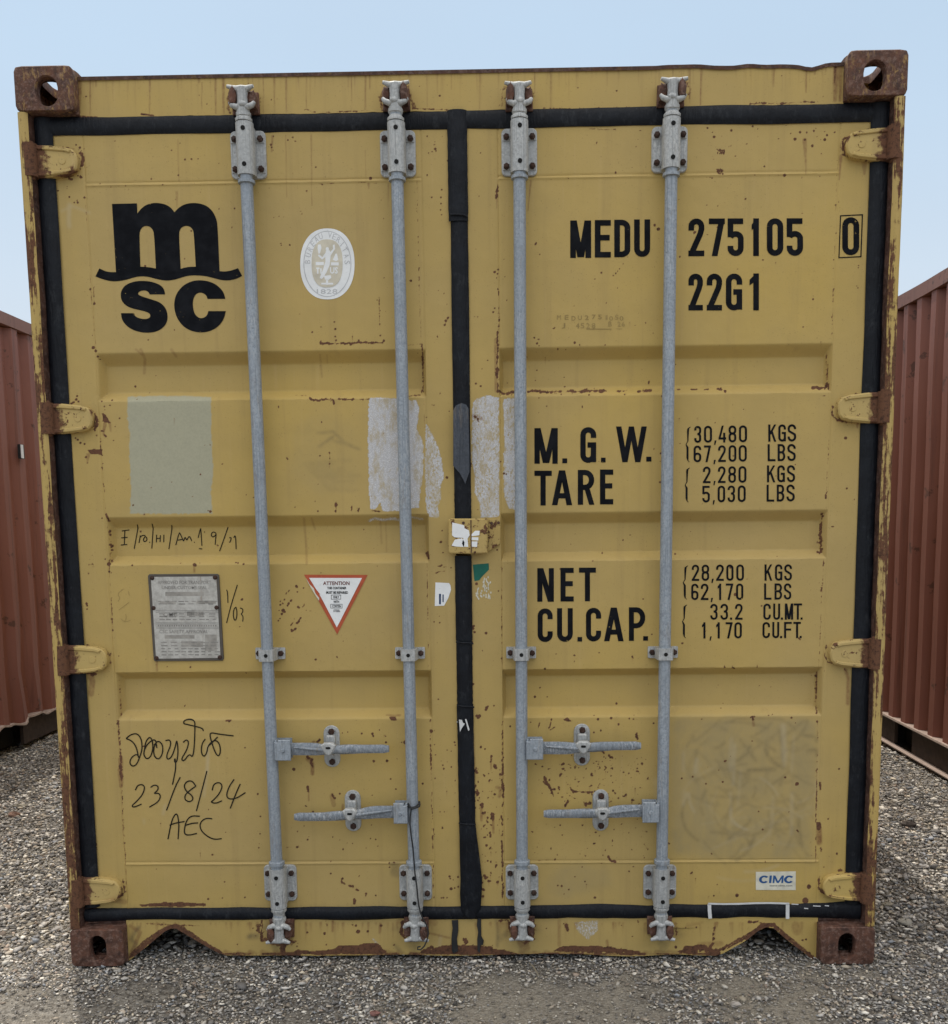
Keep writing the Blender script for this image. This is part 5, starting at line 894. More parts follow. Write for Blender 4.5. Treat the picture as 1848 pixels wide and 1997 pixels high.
# small printed text from the built-in font, laid into a pixel box
def tmesh(txt, offset=0.):
    cu = bpy.data.curves.new('t', 'FONT'); cu.body = txt; cu.offset = offset; cu.resolution_u = 2; o = bpy.data.objects.new('t', cu); COL.objects.link(o); dg = bpy.context.evaluated_depsgraph_get(); me = o.evaluated_get(dg).to_mesh()
    v = np.array([tuple(q.co) for q in me.vertices]); f = [tuple(p.vertices) for p in me.polygons]; o.evaluated_get(dg).to_mesh_clear(); bpy.data.objects.remove(o); bpy.data.curves.remove(cu)
    lo, hi = v.min(0), v.max(0); v = (v-lo)/(hi-lo+1e-9)
    if txt in ('I', '1'): v[:, 0] = .5+(v[:, 0]-.5)*(.22 if txt == 'I' else .5)
    return v, f
class Print:
    def __init__(s): s.V = []; s.F = []
    def text(s, t, u0, u1, v0, v1, dv=0., off=0., fn=None):
        v, f = tmesh(t, off); b = len(s.V)
        for q in v:
            u, w_ = (u0+(u1-u0)*q[0], v1+(v0-v1)*q[1]+dv*q[0]) if fn is None else fn(q[0], q[1]); s.V.append(X_((u, w_)))
        s.F += [tuple(b+i for i in g) for g in f]
    def rect(s, u0, u1, v0, v1, dv=0.):
        b = len(s.V); s.V += [X_(p) for p in ((u0, v1), (u1, v1+dv), (u1, v0+dv), (u0, v0))]; s.F.append((b, b+1, b+2, b+3))
    def poly(s, pts):
        b = len(s.V); pts = [X_(p) for p in pts]; tri = tessellate_polygon([[Vector((p[0], -p[1], 0)) for p in pts]]); s.V += pts; s.F += [tuple(b+i for i in t) for t in tri]
    def frame(s, u0, u1, v0, v1, t): s.rect(u0, u1, v0, v0+t); s.rect(u0, u1, v1-t, v1); s.rect(u0, u0+t, v0+t, v1-t); s.rect(u1-t, u1, v0+t, v1-t)
    def build(s, name, mat, parent, off, ysurf=None):
        V = []
        for u, v in s.V: p = P(u, v, YD-.001 if ysurf is None else ysurf); V.append((p[0], onsurf(p[0], p[2], off) if ysurf is None else ysurf-off, p[2]))
        A = np.array(V); F = []
        for f in s.F: n = np.cross(A[f[1]]-A[f[0]], A[f[2]]-A[f[0]]); F.append(f if n[1] < 0 else f[::-1])
        return mesh_from(name, V, F, mat, parent, 0)
def ell(cx, cy, rx, ry, n=48, e=2.): return [(cx+rx*math.copysign(abs(math.cos(a))**(2/e), math.cos(a)), cy+ry*math.copysign(abs(math.sin(a))**(2/e), math.sin(a))) for a in np.linspace(0, 2*math.pi, n+1)[:-1]]
crop(420, 120)
base = flat('oval_sticker', [[X_(p) for p in ell(806, 1459, 196, 256, 60, 2.25)]], M['white'], dl, .0008)
pr = Print()
def ringy(p, cx, cy, rx, ry, t, n=48):
    for k in range(n): a, c = 2*math.pi*k/n, 2*math.pi*(k+1)/n; p.poly([(cx+rx*math.cos(a), cy+ry*math.sin(a)), (cx+rx*math.cos(c), cy+ry*math.sin(c)), (cx+(rx-t)*math.cos(c), cy+(ry-t)*math.sin(c)), (cx+(rx-t)*math.cos(a), cy+(ry-t)*math.sin(a))])
ringy(pr, 806, 1459, 172, 238, 5)
for i, ch in enumerate('BUREAU VERITAS'):
    if ch == ' ': continue
    a = math.radians(-180+ (i+.4)*180/13.4+ (-2)); cx, cy = 806+143*math.cos(a), 1455+205*math.sin(a)*1.0; an = math.atan2(143*math.sin(a)*1.3, 205*math.cos(a)*.75)+math.pi/2
    pr.text(ch, 0, 0, 0, 0, fn=lambda x, y, cx=cx, cy=cy, an=an: (cx+(x-.5)*26*math.cos(an)+(y-.5)*40*math.sin(an), cy+(x-.5)*26*math.sin(an)-(y-.5)*40*math.cos(an)))
pr.text('1828', 730, 878, 1640, 1675); pr.build('oval_print', M['greytext'], base, .0012)
pr = Print(); pr.poly(ell(804, 1455, 112, 173, 40, 2.5)); pr.build('oval_field', M['tan'], base, .00125)
pr = Print(); pr.rect(722, 780, 1445, 1468); pr.rect(832, 888, 1448, 1470); pr.poly([(795,1365),(812,1352),(825,1365),(830,1400),(822,1470),(800,1520),(775,1560),(762,1568),(750,1560),(775,1500),(792,1440),(790,1400)]); pr.poly([(822,1380),(848,1350),(845,1325),(858,1318),(862,1350),(830,1400)]); pr.poly([(795,1375),(770,1410),(745,1390),(738,1400),(768,1428),(798,1405)])
pr.poly([(738,1320),(758,1318),(764,1345),(752,1385),(742,1385),(735,1345)]); pr.poly([(845,1430),(865,1385),(875,1385),(885,1430),(868,1440)]); pr.rect(725, 750, 1485, 1495); pr.rect(732, 742, 1485, 1530); pr.rect(755, 765, 1490, 1530); pr.text('US', 825, 882, 1482, 1530, off=.03); pr.poly([(780,1545),(830,1540),(835,1560),(815,1575),(790,1572)]); pr.rect(762, 848, 1595, 1608); pr.rect(796, 812, 1575, 1610); pr.poly(ell(806, 1352, 12, 14, 12)); pr.build('oval_emblem', M['white'], base, .0014)
crop(460, 1020)
tri = flat('warning_sticker', [[X_(p) for p in ((490,372),(948,374),(730,802))]], M['orange'], dl, .0012)
pr = Print(); pr.poly([(527,395),(620,395.5),(908,396),(728,752),(600,510),(612,520),(580,480)]); pr.build('sticker_field', M['white'], tri, .0021)
pr = Print(); pr.poly([(505,395),(530,440),(560,470),(575,510),(600,540),(598,560),(560,500),(520,430)]); pr.build('sticker_scuff', M['cream'], tri, .0023)
pr = Print(); pr.text('ATTENTION', 628, 818, 420, 447, off=.02); pr.build('sticker_heading', m_flat('brown_print', (.14, .02, .012)), tri, .0027)
pr = Print(); pr.text('THIS CONTAINER', 658, 796, 459, 477, off=.03); pr.text('MUST BE REPAIRED', 650, 808, 491, 510, off=.03); pr.text('ONLY', 700, 744, 525, 543, off=.03); pr.frame(686, 757, 517, 550, 3); pr.text('WITH', 703, 744, 558, 576, off=.03); pr.text('CORTEN', 694, 757, 590, 608, off=.03); pr.frame(682, 767, 583, 614, 3); pr.text('STEEL', 703, 752, 623, 641, off=.03); pr.build('sticker_text', M['ink'], tri, .0027)
# small torn stickers near the centre
pr = Print(); pr.poly([(1437,428),(1535,432),(1545,448),(1550,480),(1530,540),(1500,595),(1432,598)]); q = pr.build('paper_label', M['white'], dl, .0009)
pr = Print(); pr.rect(1463, 1477, 510, 585); pr.rect(1488, 1497, 515, 570); pr.build('label_print', m_flat('navy_print', (.03, .06, .14)), q, .0013)
crop(860, 1020)
pr = Print(); pr.poly([(228,300),(342,290),(345,335),(295,385),(275,412),(240,418)]); pr.build('green_sticker', M['green'], dr, .0009)
pr = Print()
for k in range(70):
    x, y = random.uniform(250, 362), random.uniform(380, 548)
    if x < 250+(550-y)*.0 or (y < 470 and x < 290+(470-y)*.3): continue
    pr.poly(ell(x, y, 5, 9, 6))
pr.build('sticker_residue', M['cream'], dr, .0009)
# maker's label, lower right
crop(1340, 1480)
pr = Print(); pr.poly([(492,812),(780,808),(780,944),(492,942)]); q = pr.build('maker_label', M['cream'], dr, .0009)
Lx = Letters()
def fatc(u0, u1, v0, v1):
    cx, cy, rx, ry = (u0+u1)/2, (v0+v1)/2, (u1-u0)/2, (v1-v0)/2; A = [math.radians(a) for a in np.linspace(38, 322, 20)]
    for a, c in zip(A, A[1:]): Lx.quad(*[(cx+(rx-k)*math.cos(t), cy-(ry-k*.62)*math.sin(t)) for t, k in ((a, 0), (c, 0), (c, 19), (a, 19))])
fatc(512, 584, 838, 894); fatc(692, 764, 838, 894); Lx.put('I', 586, 602, 838, 892, 0, .30); Lx.put('M', 612, 688, 838, 892, 0, .24)
for k_ in range(len(Lx.p)): Lx.p[k_] = [(u+(1723-v)*.10, v) for u, v in Lx.p[k_]]
Lx.build('label_logo', M['blue'], q, .0013); pr = Print(); pr.text('www.cimc.com', 590, 755, 905, 917, off=.02); pr.build('label_print', M['greydark'], q, .0013)
# approval plate
crop(0, 1020)
b = MB(); b.prism(px([(1068,380),(1078,368),(1570,366),(1580,376),(1613,978),(1605,990),(1118,995),(1110,985)], YD), YD-.0035, YD+.002, .0008, 0)
pl = b.build('approval_plate', m_flat('plate_border', (.085, .075, .065), .6), dl, 0)
pr = Print(); pr.poly([(1090,388),(1562,384),(1592,970),(1128,976)]); pr.build('plate_face', M['plate'], pl, .0042, YD)
pr = Print(); sk = lambda y: (y-388)*.06
pr.text('APPROVED FOR TRANSPORT', 1140, 1525, 414, 440, off=.01); pr.text('UNDER CUSTOMS SEAL', 1170, 1495, 453, 476, off=.01); pr.text('CSC SAFETY APPROVAL', 1152, 1502, 768, 793, off=.01); pr.text('CIMC', 1180, 1282, 645, 672, off=.02); pr.text('CHINA', 1350, 1470, 640, 668)
for y, n in ((560,3),(578,2),(690,3),(855,2),(878,2),(900,3),(922,3),(944,3),(650,2),(668,2)): 
    for k in range(n*3): x = 1135+sk(y)+k*(430/(n*3)); pr.rect(x, x+(430/(n*3))*random.uniform(.4, .85), y, y+random.uniform(5, 9))
for y in (628,640,716,725,748,758): pr.rect(1118+sk(y)*.6, 1570+sk(y)*.4, y, y+3)
for k in range(26): x = 1140+k*16.5; pr.rect(x, x+10, 733, 744)
pr.build('plate_text', m_flat('etched_grey', (.25, .24, .225), .6, .3), pl, .0047, YD)
sg_ = m_flat('stamped_grey', (.31, .295, .27), .6, .3)
for u0, u1, v0, v1 in ((1195,1472,496,525),(1155,1270,562,585),(1420,1558,558,580),(1190,1405,806,832),(1310,1468,850,892),(1480,1565,802,920),(1350,1470,636,668)): pr = Print(); pr.rect(u0, u1, v0, v1); pr.build('stamped_field', sg_, pl, .0045, YD)
for x, y in ((1100,396),(1552,392),(1110,612),(1563,608),(1132,972),(1587,966)):
    q = P(*X_((x, y)), YD); b = MB(); b.tube([(q[0], YD-.0075, q[2]), (q[0], YD-.006, q[2]), (q[0], YD-.003, q[2])], [.0035, .0062, .0068], 12); b.build('rivet', M['bolt'], pl, 30)
# pen writing: ribbons following the door skin
def ribbon(b, pts, w=5., yoff=.0011, smooth=2, ysurf=None):
    if smooth:
        p = [np.array(q, float) for q in pts]
        for _ in range(smooth):
            o = [p[0]]
            for i in range(len(p)-1): o += [p[i]*.75+p[i+1]*.25, p[i]*.25+p[i+1]*.75]
            p = o+[p[-1]]
        pts = [tuple(q) for q in p]
    Lh, Rh = stroke(pts, w*1.0); n = len(Lh); V = []
    for i in range(n):
        k = .55+.45*math.sin(i*1.7+n) if 0 else 1.
        for q in (Lh[i], Rh[i]): u, v = X_(q); s_ = P(u, v, YD if ysurf is None else ysurf); V.append((s_[0], onsurf(s_[0], s_[2], yoff) if ysurf is None else ysurf, s_[2]))
    F = []
    for i in range(n-1): a = np.array([V[2*i], V[2*i+2], V[2*i+3]]); nn = np.cross(a[1]-a[0], a[2]-a[0]); f = (2*i, 2*i+2, 2*i+3, 2*i+1); F.append(f if nn[1] < 0 else f[::-1])
    b.add(V, F)
crop(0, 1020); b = MB()
for i, s_ in enumerate(([(850,58),(905,50)],[(872,52),(868,160)],[(845,108),(892,104)],[(843,160),(890,156)],[(972,10),(958,90),(940,188)],[(985,90),(975,145)],[(982,105),(1000,88),(1022,92)],[(1020,98),(1005,118),(1012,138),(1032,128),(1032,105),(1018,98)],[(1050,138),(1055,142)],[(1080,5),(1068,185)],[(1103,85),(1101,140)],[(1103,113),(1128,110)],[(1130,88),(1128,138)],[(1155,85),(1155,140)],[(1218,15),(1192,190)],[(1242,160),(1266,72),(1272,72),(1298,132)],[(1255,125),(1290,118)],[(1300,130),(1310,98),(1322,130),(1335,98),(1345,100),(1358,130)],[(1375,138),(1380,142)],[(1405,108),(1420,42),(1424,42),(1432,165)],[(1450,62),(1452,68)],[(1410,186),(1434,188)],[(1535,75),(1515,62),(1497,80),(1508,105),(1530,92),(1536,70),(1528,158)],[(1622,30),(1560,205)],[(1630,108),(1645,105),(1640,130),(1632,142)],[(1662,108),(1676,85),(1680,190)],
   )): ribbon(b, s_, 7., .0010+i % 3*.0001)
b.build('handwriting', M['pen'], dl, 0); b = MB()
for i, s_ in enumerate(([(1632,480),(1640,500),(1642,575)],[(1710,445),(1662,600),(1632,720)],[(1700,605),(1684,620),(1680,670),(1690,705),(1704,690),(1708,640),(1700,605)],[(1728,612),(1750,618),(1748,645),(1735,655),(1752,672),(1748,710)])): ribbon(b, s_, 7., .0010+i % 3*.0001)
b.build('handwriting', M['pen'], dl, 0); b = MB()
for i, s_ in enumerate(([(908,1552),(945,1522),(990,1516),(1020,1560),(1025,1630),(1005,1690),(985,1740),(955,1755),(933,1730),(945,1690),(985,1662),(1003,1690)],[(908,1552),(955,1572),(985,1620),(998,1690)],[(1040,1640),(1050,1570),(1085,1535),(1105,1600),(1090,1680),(1055,1705),(1030,1660),(1060,1590),(1120,1550),(1130,1620)],[(1110,1600),(1140,1565),(1175,1600),(1170,1670),(1140,1705),(1110,1680),(1105,1620),(1130,1575)],
   [(1192,1568),(1225,1560),(1232,1600),(1200,1670),(1205,1705),(1235,1690),(1262,1620),(1275,1555),(1285,1640),(1275,1725),(1255,1720),(1262,1690),(1268,1760),(1255,1830),(1243,1885)],[(1320,1580),(1345,1558),(1362,1580),(1345,1640),(1305,1700),(1325,1718),(1365,1660),(1390,1690),(1402,1600),(1405,1480),(1405,1425),(1370,1412),(1328,1420),(1322,1445),(1345,1450),(1400,1462),(1460,1478),(1466,1498)],
   [(1480,1555),(1455,1590),(1450,1650),(1468,1685),(1490,1660),(1500,1600),(1545,1560),(1580,1580),(1592,1640),(1578,1682),(1555,1660),(1530,1590),(1512,1530),(1520,1508),(1580,1520),(1685,1532)],[(1510,1600),(1570,1540)])): ribbon(b, s_, 9., .0010+i % 4*.0001)
b.build('handwriting', M['pen'], dl, 0); b = MB(); crop(0, 1480)
for i, s_ in enumerate(([(975,225),(990,190),(1025,182),(1045,205),(1025,260),(980,310),(948,338),(965,348),(1020,325)],[(1085,205),(1110,186),(1140,195),(1138,225),(1105,250),(1145,245),(1158,270),(1140,310),(1075,347)],[(1300,130),(1262,200),(1200,370)],[(1412,195),(1385,155),(1345,160),(1325,195),(1345,235),(1385,262),(1392,295),(1360,310),(1330,290),(1335,255),(1375,220),(1412,195)],[(1492,85),(1462,200),(1415,375)],[(1530,225),(1540,180),(1580,165),(1605,190),(1585,245),(1540,295),(1518,310),(1555,320),(1600,300)],[(1688,145),(1650,200),(1630,265),(1655,290),(1710,280),(1770,240)],[(1732,178),(1700,250),(1660,355)],
   )): ribbon(b, s_, 9., .0010+i % 4*.0001)
b.build('handwriting', M['pen'], dl, 0); b = MB()
for i, s_ in enumerate(([(1210,578),(1235,450),(1262,395),(1280,400),(1290,470),(1283,577)],[(1222,478),(1260,462),(1330,450)],[(1440,412),(1380,408),(1345,440),(1328,500),(1330,545),(1370,548),(1420,535)],[(1335,478),(1385,462),(1428,460)],[(1530,430),(1480,425),(1440,460),(1445,510),(1490,555),(1545,580),(1598,573)])): ribbon(b, s_, 9., .0010+i % 4*.0001)
b.build('handwriting', M['pen'], dl, 0)
crop(0, 1020); b = MB()
for s_ in ([(890,475),(845,510),(868,540),(850,565)],[(855,628),(930,572)],[(905,655),(912,685),(895,712)],[(925,490),(932,520)],[(870,690),(900,715),(940,700)]): ribbon(b, s_, 3, .0009)
b.build('faint_writing', M['chalk'], dl, 0)
crop(860, 600); pr = Print()
for ch, x, y in zip('MEDU2751050', (835,890,940,985,1035,1085,1130,1178,1210,1250,1285), (55,55,62,57,57,52,52,55,62,55,62)): pr.text(ch, x, x+28, y, y+32)
for ch, x in zip('J4528', (868,970,1005,1045,1085)): pr.text(ch, x, x+26, 112, 150)
for ch, x in zip('B26', (1205,1270,1300)): pr.text(ch, x, x+24, 102, 136)
pr.rect(1045, 1228, 152, 157); pr.rect(1262, 1305, 152, 155); pr.build('faint_writing', M['chalk'], dr, .0009)
crop(0, 560); b = MB()
for s_ in ([(425,1275),(435,1262),(440,1330),(450,1440),(455,1400)],[(485,1290),(470,1330),(478,1380),(495,1410)]): ribbon(b, s_, 7, 0, 1, .0472)
b.build('white_scribble', M['wpaint'], dl, 0)
# white marker bracket painted over the bottom seal, white bits on the centre seal
crop(1340, 1480); b = MB()
for s_ in ([(165,1150),(160,1100),(158,1045)],[(150,1042),(300,1046),(560,1036),(735,1042)],[(722,1045),(722,1100),(722,1152)]): ribbon(b, s_, 26 if s_[0][0] != 150 else 13, 0, 1, .0308)
for x0, x1, y in ((750,800,1045),(840,870,1075),(905,960,1058),(990,1020,1056)): ribbon(b, [(x0, y), (x1, y+3)], 7, 0, 0, .0308)
b.build('white_mark', M['wpaint'], dr, 0)
crop(860, 1020); pr = Print(); pr.poly([(128,1415),(150,1418),(158,1440),(172,1445),(150,1475),(135,1505),(132,1460)]); pr.poly([(172,1412),(182,1412),(205,1490),(195,1498)]); pr.poly([(112,1430-0),(118,1430),(118,1436),(112,1436)]); pr.build('white_scrap', M['wpaint'], dr, .0008, .0235)
crop(460, 1480); b = MB()                    # sealant runs on the sill
b.prism(px([(1555,1165),(1600,1162),(1602,1240),(1592,1300),(1600,1385),(1565,1405),(1555,1380),(1552,1300),(1560,1220)], .036), .0365, .040, .001); b.build('sealant_run', M['tar'], sill, 0); b = MB(); b.prism(px([(1740,1150),(1765,1150),(1768,1280),(1785,1310),(1780,1340),(1762,1345),(1758,1400),(1740,1385),(1738,1300),(1745,1250),(1735,1200)], .036), .0365, .040, .001)
b.build('sealant_run', M['tar'], sill, 0)

# black cord knotted round the second rod
crop(460, 1480); b = MB(); yc = YR-.024
pts = [P(*X_(p), yc) for p in [(1262,362),(1255,420),(1253,470),(1262,550),(1275,640),(1282,730),(1290,830),(1302,910),(1310,1000),(1318,1060),(1330,1110),(1350,1160),(1370,1190),(1382,1225),(1385,1265),(1375,1310),(1355,1350),(1330,1375),(1308,1372),(1310,1355),(1330,1350)]]
b.tube(pts, .0022, 7); z0 = P(*X_((1270,345)), yc)[2]; x0 = RODS[1](z0); b.tube([(x0+.0205*math.cos(a)*1.02, YR-.0205*math.sin(a), z0+.004*math.cos(a*2)+.003*a/6) for a in np.linspace(0, 6.4, 22)], .0026, 7); b.tube([P(*X_(p), yc) for p in [(1240,318),(1252,345),(1270,360),(1295,352),(1322,342),(1326,322)]], .0026, 7)
tag(b.build('cord', M['tar'], None, 60), 'thin black cord knotted round the second lock rod and dangling to the sill', 'cord')

# ------------------------------------------------------------------ the two red containers
def red_container(xs_, sg, y0, per, label, group, bend, name='shipping_container', mat='red'):
    """long side facing the yellow container; sg = direction of that side's outward normal along x"""
    W_ = 2.438; r = thing(name, label, 'shipping container', (xs_-sg*W_/2, y0+LEN/2, 0), group); X = lambda d: xs_-sg*d; y1 = y0+LEN
    t = []; q = y0+.17
    while q < y1-.17:
        for f in (0, .34, .5, .84): t.append(q+f*per)
        q += per
    t = [v for v in t if v < y1-.17]+[y1-.17]; d = [.010+.036*(0, 0, 1, 1)[i % 4] for i in range(len(t))]; nz = 16; zs = np.linspace(.175, 2.515, nz); V = []; F = []
    for i, (yy, dd) in enumerate(zip(t, d)):
        for z in zs:
            dn = .010*float(vnoise(np.array(yy), np.array(z), .5, 77, 2)); k = bend(yy, z); V.append((X(dd+dn*.4+k[0]), yy+k[1], z+(k[2] if z < .3 else 0)))
    for i in range(len(t)-1):
        for j in range(nz-1): F.append((i*nz+j, (i+1)*nz+j, (i+1)*nz+j+1, i*nz+j+1))
    mesh_from('side_panel', V, F, M[mat], r, 25)
    b = MB(); ys = np.linspace(y0+.12, y1-.12, 90); prof = [(.06, 2.5905), (0, 2.588), (-.001, 2.518), (.012, 2.516), (.06, 2.52)]; V = [(X(a), y, z+.0015*math.sin(y*9)) for y in ys for a, z in prof]; n = len(prof)
    F = [(i*n+k, (i+1)*n+k, (i+1)*n+k+1, i*n+k+1) for i in range(89) for k in range(n-1)]; b.add(V, F); b.build('top_rail', M['redrail'], r, 30)
    # bottom rail: worn top lip, recessed dark web with fork pocket, foot lip
    b = MB(); ys = np.linspace(y0+.17, y1-.17, 160); V = []; prof = [(.050, .188), (-.004, .186), (-.006, .176), (.012, .172)]
    for y in ys:
        k = bend(y, .18)
        for a, z in prof: V.append((X(a+k[0]), y, z+k[2]))
    n = 4; F = [(i*n+k, (i+1)*n+k, (i+1)*n+k+1, i*n+k+1) for i in range(159) for k in range(3)]; b.add(V, F); b.build('rail_lip', M['redlip'], r, 30)
    return r, X, y1
def finish_red(r, X, y0, y1, pockets, foot):
    b = MB(); cuts = [y0+.17]+[q for p in pockets for q in p]+[y1-.17]
    for k in range(0, len(cuts), 2): b.box(*sorted((X(.03), X(.05))), cuts[k], cuts[k+1], .028, .172)
    b.build('bottom_rail', M['reddark'], r, 0)
    if foot: b = MB(); b.box(*sorted((X(-.012), X(.03))), y0+.17, y1-.17, .022, .028); b.build('rail_foot', M['redlip'], r, 0)
    for p in pockets: b = MB(); b.box(*sorted((X(.10), X(.9))), p[0]-.01, p[1]+.01, .03, .168); b.build('fork_pocket', M['hole'], r, 0)
    b = MB(); b.box(*sorted((X(.05), X(2.43))), y0+.05, y1-.05, 2.54, 2.58); b.build('roof', M['redrail'], r, 0)
    b = MB(); b.box(*sorted((X(2.39), X(2.43))), y0+.1, y1-.1, .03, 2.54); b.build('side_panel', M['red'], r, 0)
    for yy, nm in ((y0, 'door_end'), (y1-.08, 'end_wall')): b = MB(); b.box(*sorted((X(.16), X(2.28))), yy+.02, yy+.06, .10, 2.54); b.box(*sorted((X(.6), X(.64))), yy-.0, yy+.019, .1, 2.5); b.box(*sorted((X(1.7), X(1.74))), yy-.0, yy+.019, .1, 2.5); b.build(nm, M['red'], r, 0)
    for yy in (y0, y1-.16):
        for dx in (0, 2.276):
            b = MB(); b.box(*sorted((X(dx), X(dx+.162))), yy, yy+.16, .1185, 2.4725); b.build('corner_post', M['red'], r, 0)
            for z in (0, 2.473):
                b = MB(); sgx = 1 if X(1) > X(0) else -1; x0, x1 = sorted((X(dx), X(dx+.162))); ringplate(b, yy, yy+.16, z, z+.118, stad(yy+.08, z+.059, .06, .08), X(dx), X(dx)+sgx*.15, lambda y, zz, d_: (d_, y, zz)); b.box(x0+.012, x1-.001, yy+.012, yy+.148, z+.006, z+.112); b.build('corner_casting', M['redrail'], r, 30)
GR = 'red containers beside the yellow one'
def bendL(y, z):
    k = math.exp(-((y-2.95)/.18)**2)*math.exp(-((z-.25)/.45)**2); return (.02*k*math.sin(y*30), .03*k*math.sin(z*9), .012*math.sin(y*17)*(z < .3)+.006*math.sin(y*41)*(z < .3))
def bendR(y, z):
    k = math.exp(-((y-3.0)/.2)**2)*math.exp(-((z-1.0)/.2)**2)*.3; return (.012*k, 0, .0)
r, X, y1 = red_container(-2.80, 1, -.1, .200, 'faded red corrugated container on the left with buckled bottom edge', GR, bendL)
finish_red(r, X, -.1, y1, [(2.45, 2.93), (4.3, 4.6)], False)
q = (-2.81, 3.06, 1.66); b = MB(); zc = .0
def PX(u, v, x):
    d = R @ np.array([(u-PPX)/FPX, 1, -(v-PPY)/FPX]); t = (x-CAM[0])/d[0]; return CAM+t*d
a = PX(40, 881, -2.80); b.box(-2.802, -2.785, a[1]-.03, a[1]+.018, a[2]-.042, a[2]+.042, 0); b.box(-2.7845, -2.780, a[1]-.028, a[1]-.002, a[2]-.040, a[2]+.040, 1); b.build('tag', [M['tar'], M['white']], r, 0)
r, X, y1 = red_container(2.355, -1, -.2, .176, 'dark red corrugated container on the right with a fork pocket in its bottom rail', GR, bendR)
a0, a1 = PX(1778, 1440, 2.385)[1], PX(1745, 1400, 2.385)[1]; finish_red(r, X, -.2, y1, [(a0, a1)], True)
fn = [o for o in r.children if o.name.startswith('rail_foot')]

# ------------------------------------------------------------------ ground, gravel, loose bits
def m_ground():
    N = NT('gravel_ground'); v = N.voro(95, out='Color'); sp = N.n('ShaderNodeSeparateColor'); N.l(v, sp.inputs[0]); c = N.mix(sp.outputs[0], (.10, .09, .078), (.25, .235, .21)); c = N.mix(N.rng(N.noise(1.6, 4), .45, .6, 0, .8), c, N.mix(N.rng(N.noise(160, 4, .7), .35, .65), (.20, .18, .15), (.34, .31, .26)))
    N.bump(N.math('ADD', N.voro(110), N.noise(60, 4)), .9, .006); return N.done(c, .95, 0, .2)
b = 0; n = 90; gx = np.linspace(-5, 5, n); gy = np.linspace(-4, 8, n); GX, GY = np.meshgrid(gx, gy, indexing='ij'); 
def gz(x, y): return .006*vnoise(x, y, .5, 41, 3)-.004-.010*np.clip(-np.asarray(y)-.05, 0, 1)
SP = [(*PG(u, v)[:2], r) for u, v, r in ((235,1950,.13),(330,1935,.08),(20,1985,.20),(1090,1935,.21),(1190,1975,.14),(940,1965,.13),(1500,1960,.16),(1430,1915,.09),(1590,1925,.08),(560,1985,.06))]
def sandy(x, y):
    g_ = sum(np.exp(-((x-a)**2+((y-b_)*1.35)**2)/r**2) for a, b_, r in SP); return np.clip((g_+vnoise(x, y*1.3, .09, 52, 4)*.60-.34)*1.7, 0, 1)
co = np.stack([GX, GY, gz(GX, GY)-.004], -1).reshape(-1, 3); ii, jj = np.meshgrid(np.arange(n-1), np.arange(n-1), indexing='ij'); a = ii*n+jj; F = np.stack([a, a+n, a+n+1, a+1], -1).reshape(-1, 4)
far = [(-1500,-1500,-.03),(1500,-1500,-.03),(1500,1500,-.03),(-1500,1500,-.03)]; b0 = len(co); co = np.concatenate([co, np.array(far)]); 
corn = [0, (n-1)*n, n*n-1, n-1]; ring = [ (k*n) for k in range(n)]
extra = np.array([[b0, b0+1, b0+2, b0+3]]); F = np.concatenate([F, extra])
g = mesh_from('ground', co, F, m_ground(), None, 60); tag(g, None, None, kind='structure')
PHI = (1+5**.5)/2
ico = np.array([(-1,PHI,0),(1,PHI,0),(-1,-PHI,0),(1,-PHI,0),(0,-1,PHI),(0,1,PHI),(0,-1,-PHI),(0,1,-PHI),(PHI,0,-1),(PHI,0,1),(-PHI,0,-1),(-PHI,0,1)])/math.sqrt(1+PHI*PHI)
icf = np.array([(0,11,5),(0,5,1),(0,1,7),(0,7,10),(0,10,11),(1,5,9),(5,11,4),(11,10,2),(10,7,6),(7,1,8),(3,9,4),(3,4,2),(3,2,6),(3,6,8),(3,8,9),(4,9,5),(2,4,11),(6,2,10),(8,6,7),(9,8,1)])
def region(x0, x1, y0, y1, sp):
    nx, ny = int((x1-x0)/sp), int((y1-y0)/sp); X, Y = np.meshgrid(np.linspace(x0, x1, nx), np.linspace(y0, y1, ny)); X = X.ravel()+RNG.uniform(-.6, .6, nx*ny)*sp; Y = Y.ravel()+RNG.uniform(-.6, .6, nx*ny)*sp; return np.stack([X, Y, np.full(nx*ny, sp)], -1)
regs = [region(-1.45, 1.75, -.5, .12, .0083), region(-2.95, -1.20, .12, 4.4, .0120), region(-2.4, -1.45, -.55, .12, .012), region(1.20, 2.42, .12, 3.9, .0120), region(1.75, 2.4, -.55, .12, .014), region(-1.1, 1.1, .12, .7, .018), region(-4, 4, -2.6, -.55, .03)]
PT = np.concatenate(regs); N_ = len(PT); sd = sandy(PT[:, 0], PT[:, 1])*(PT[:, 1] < .05)
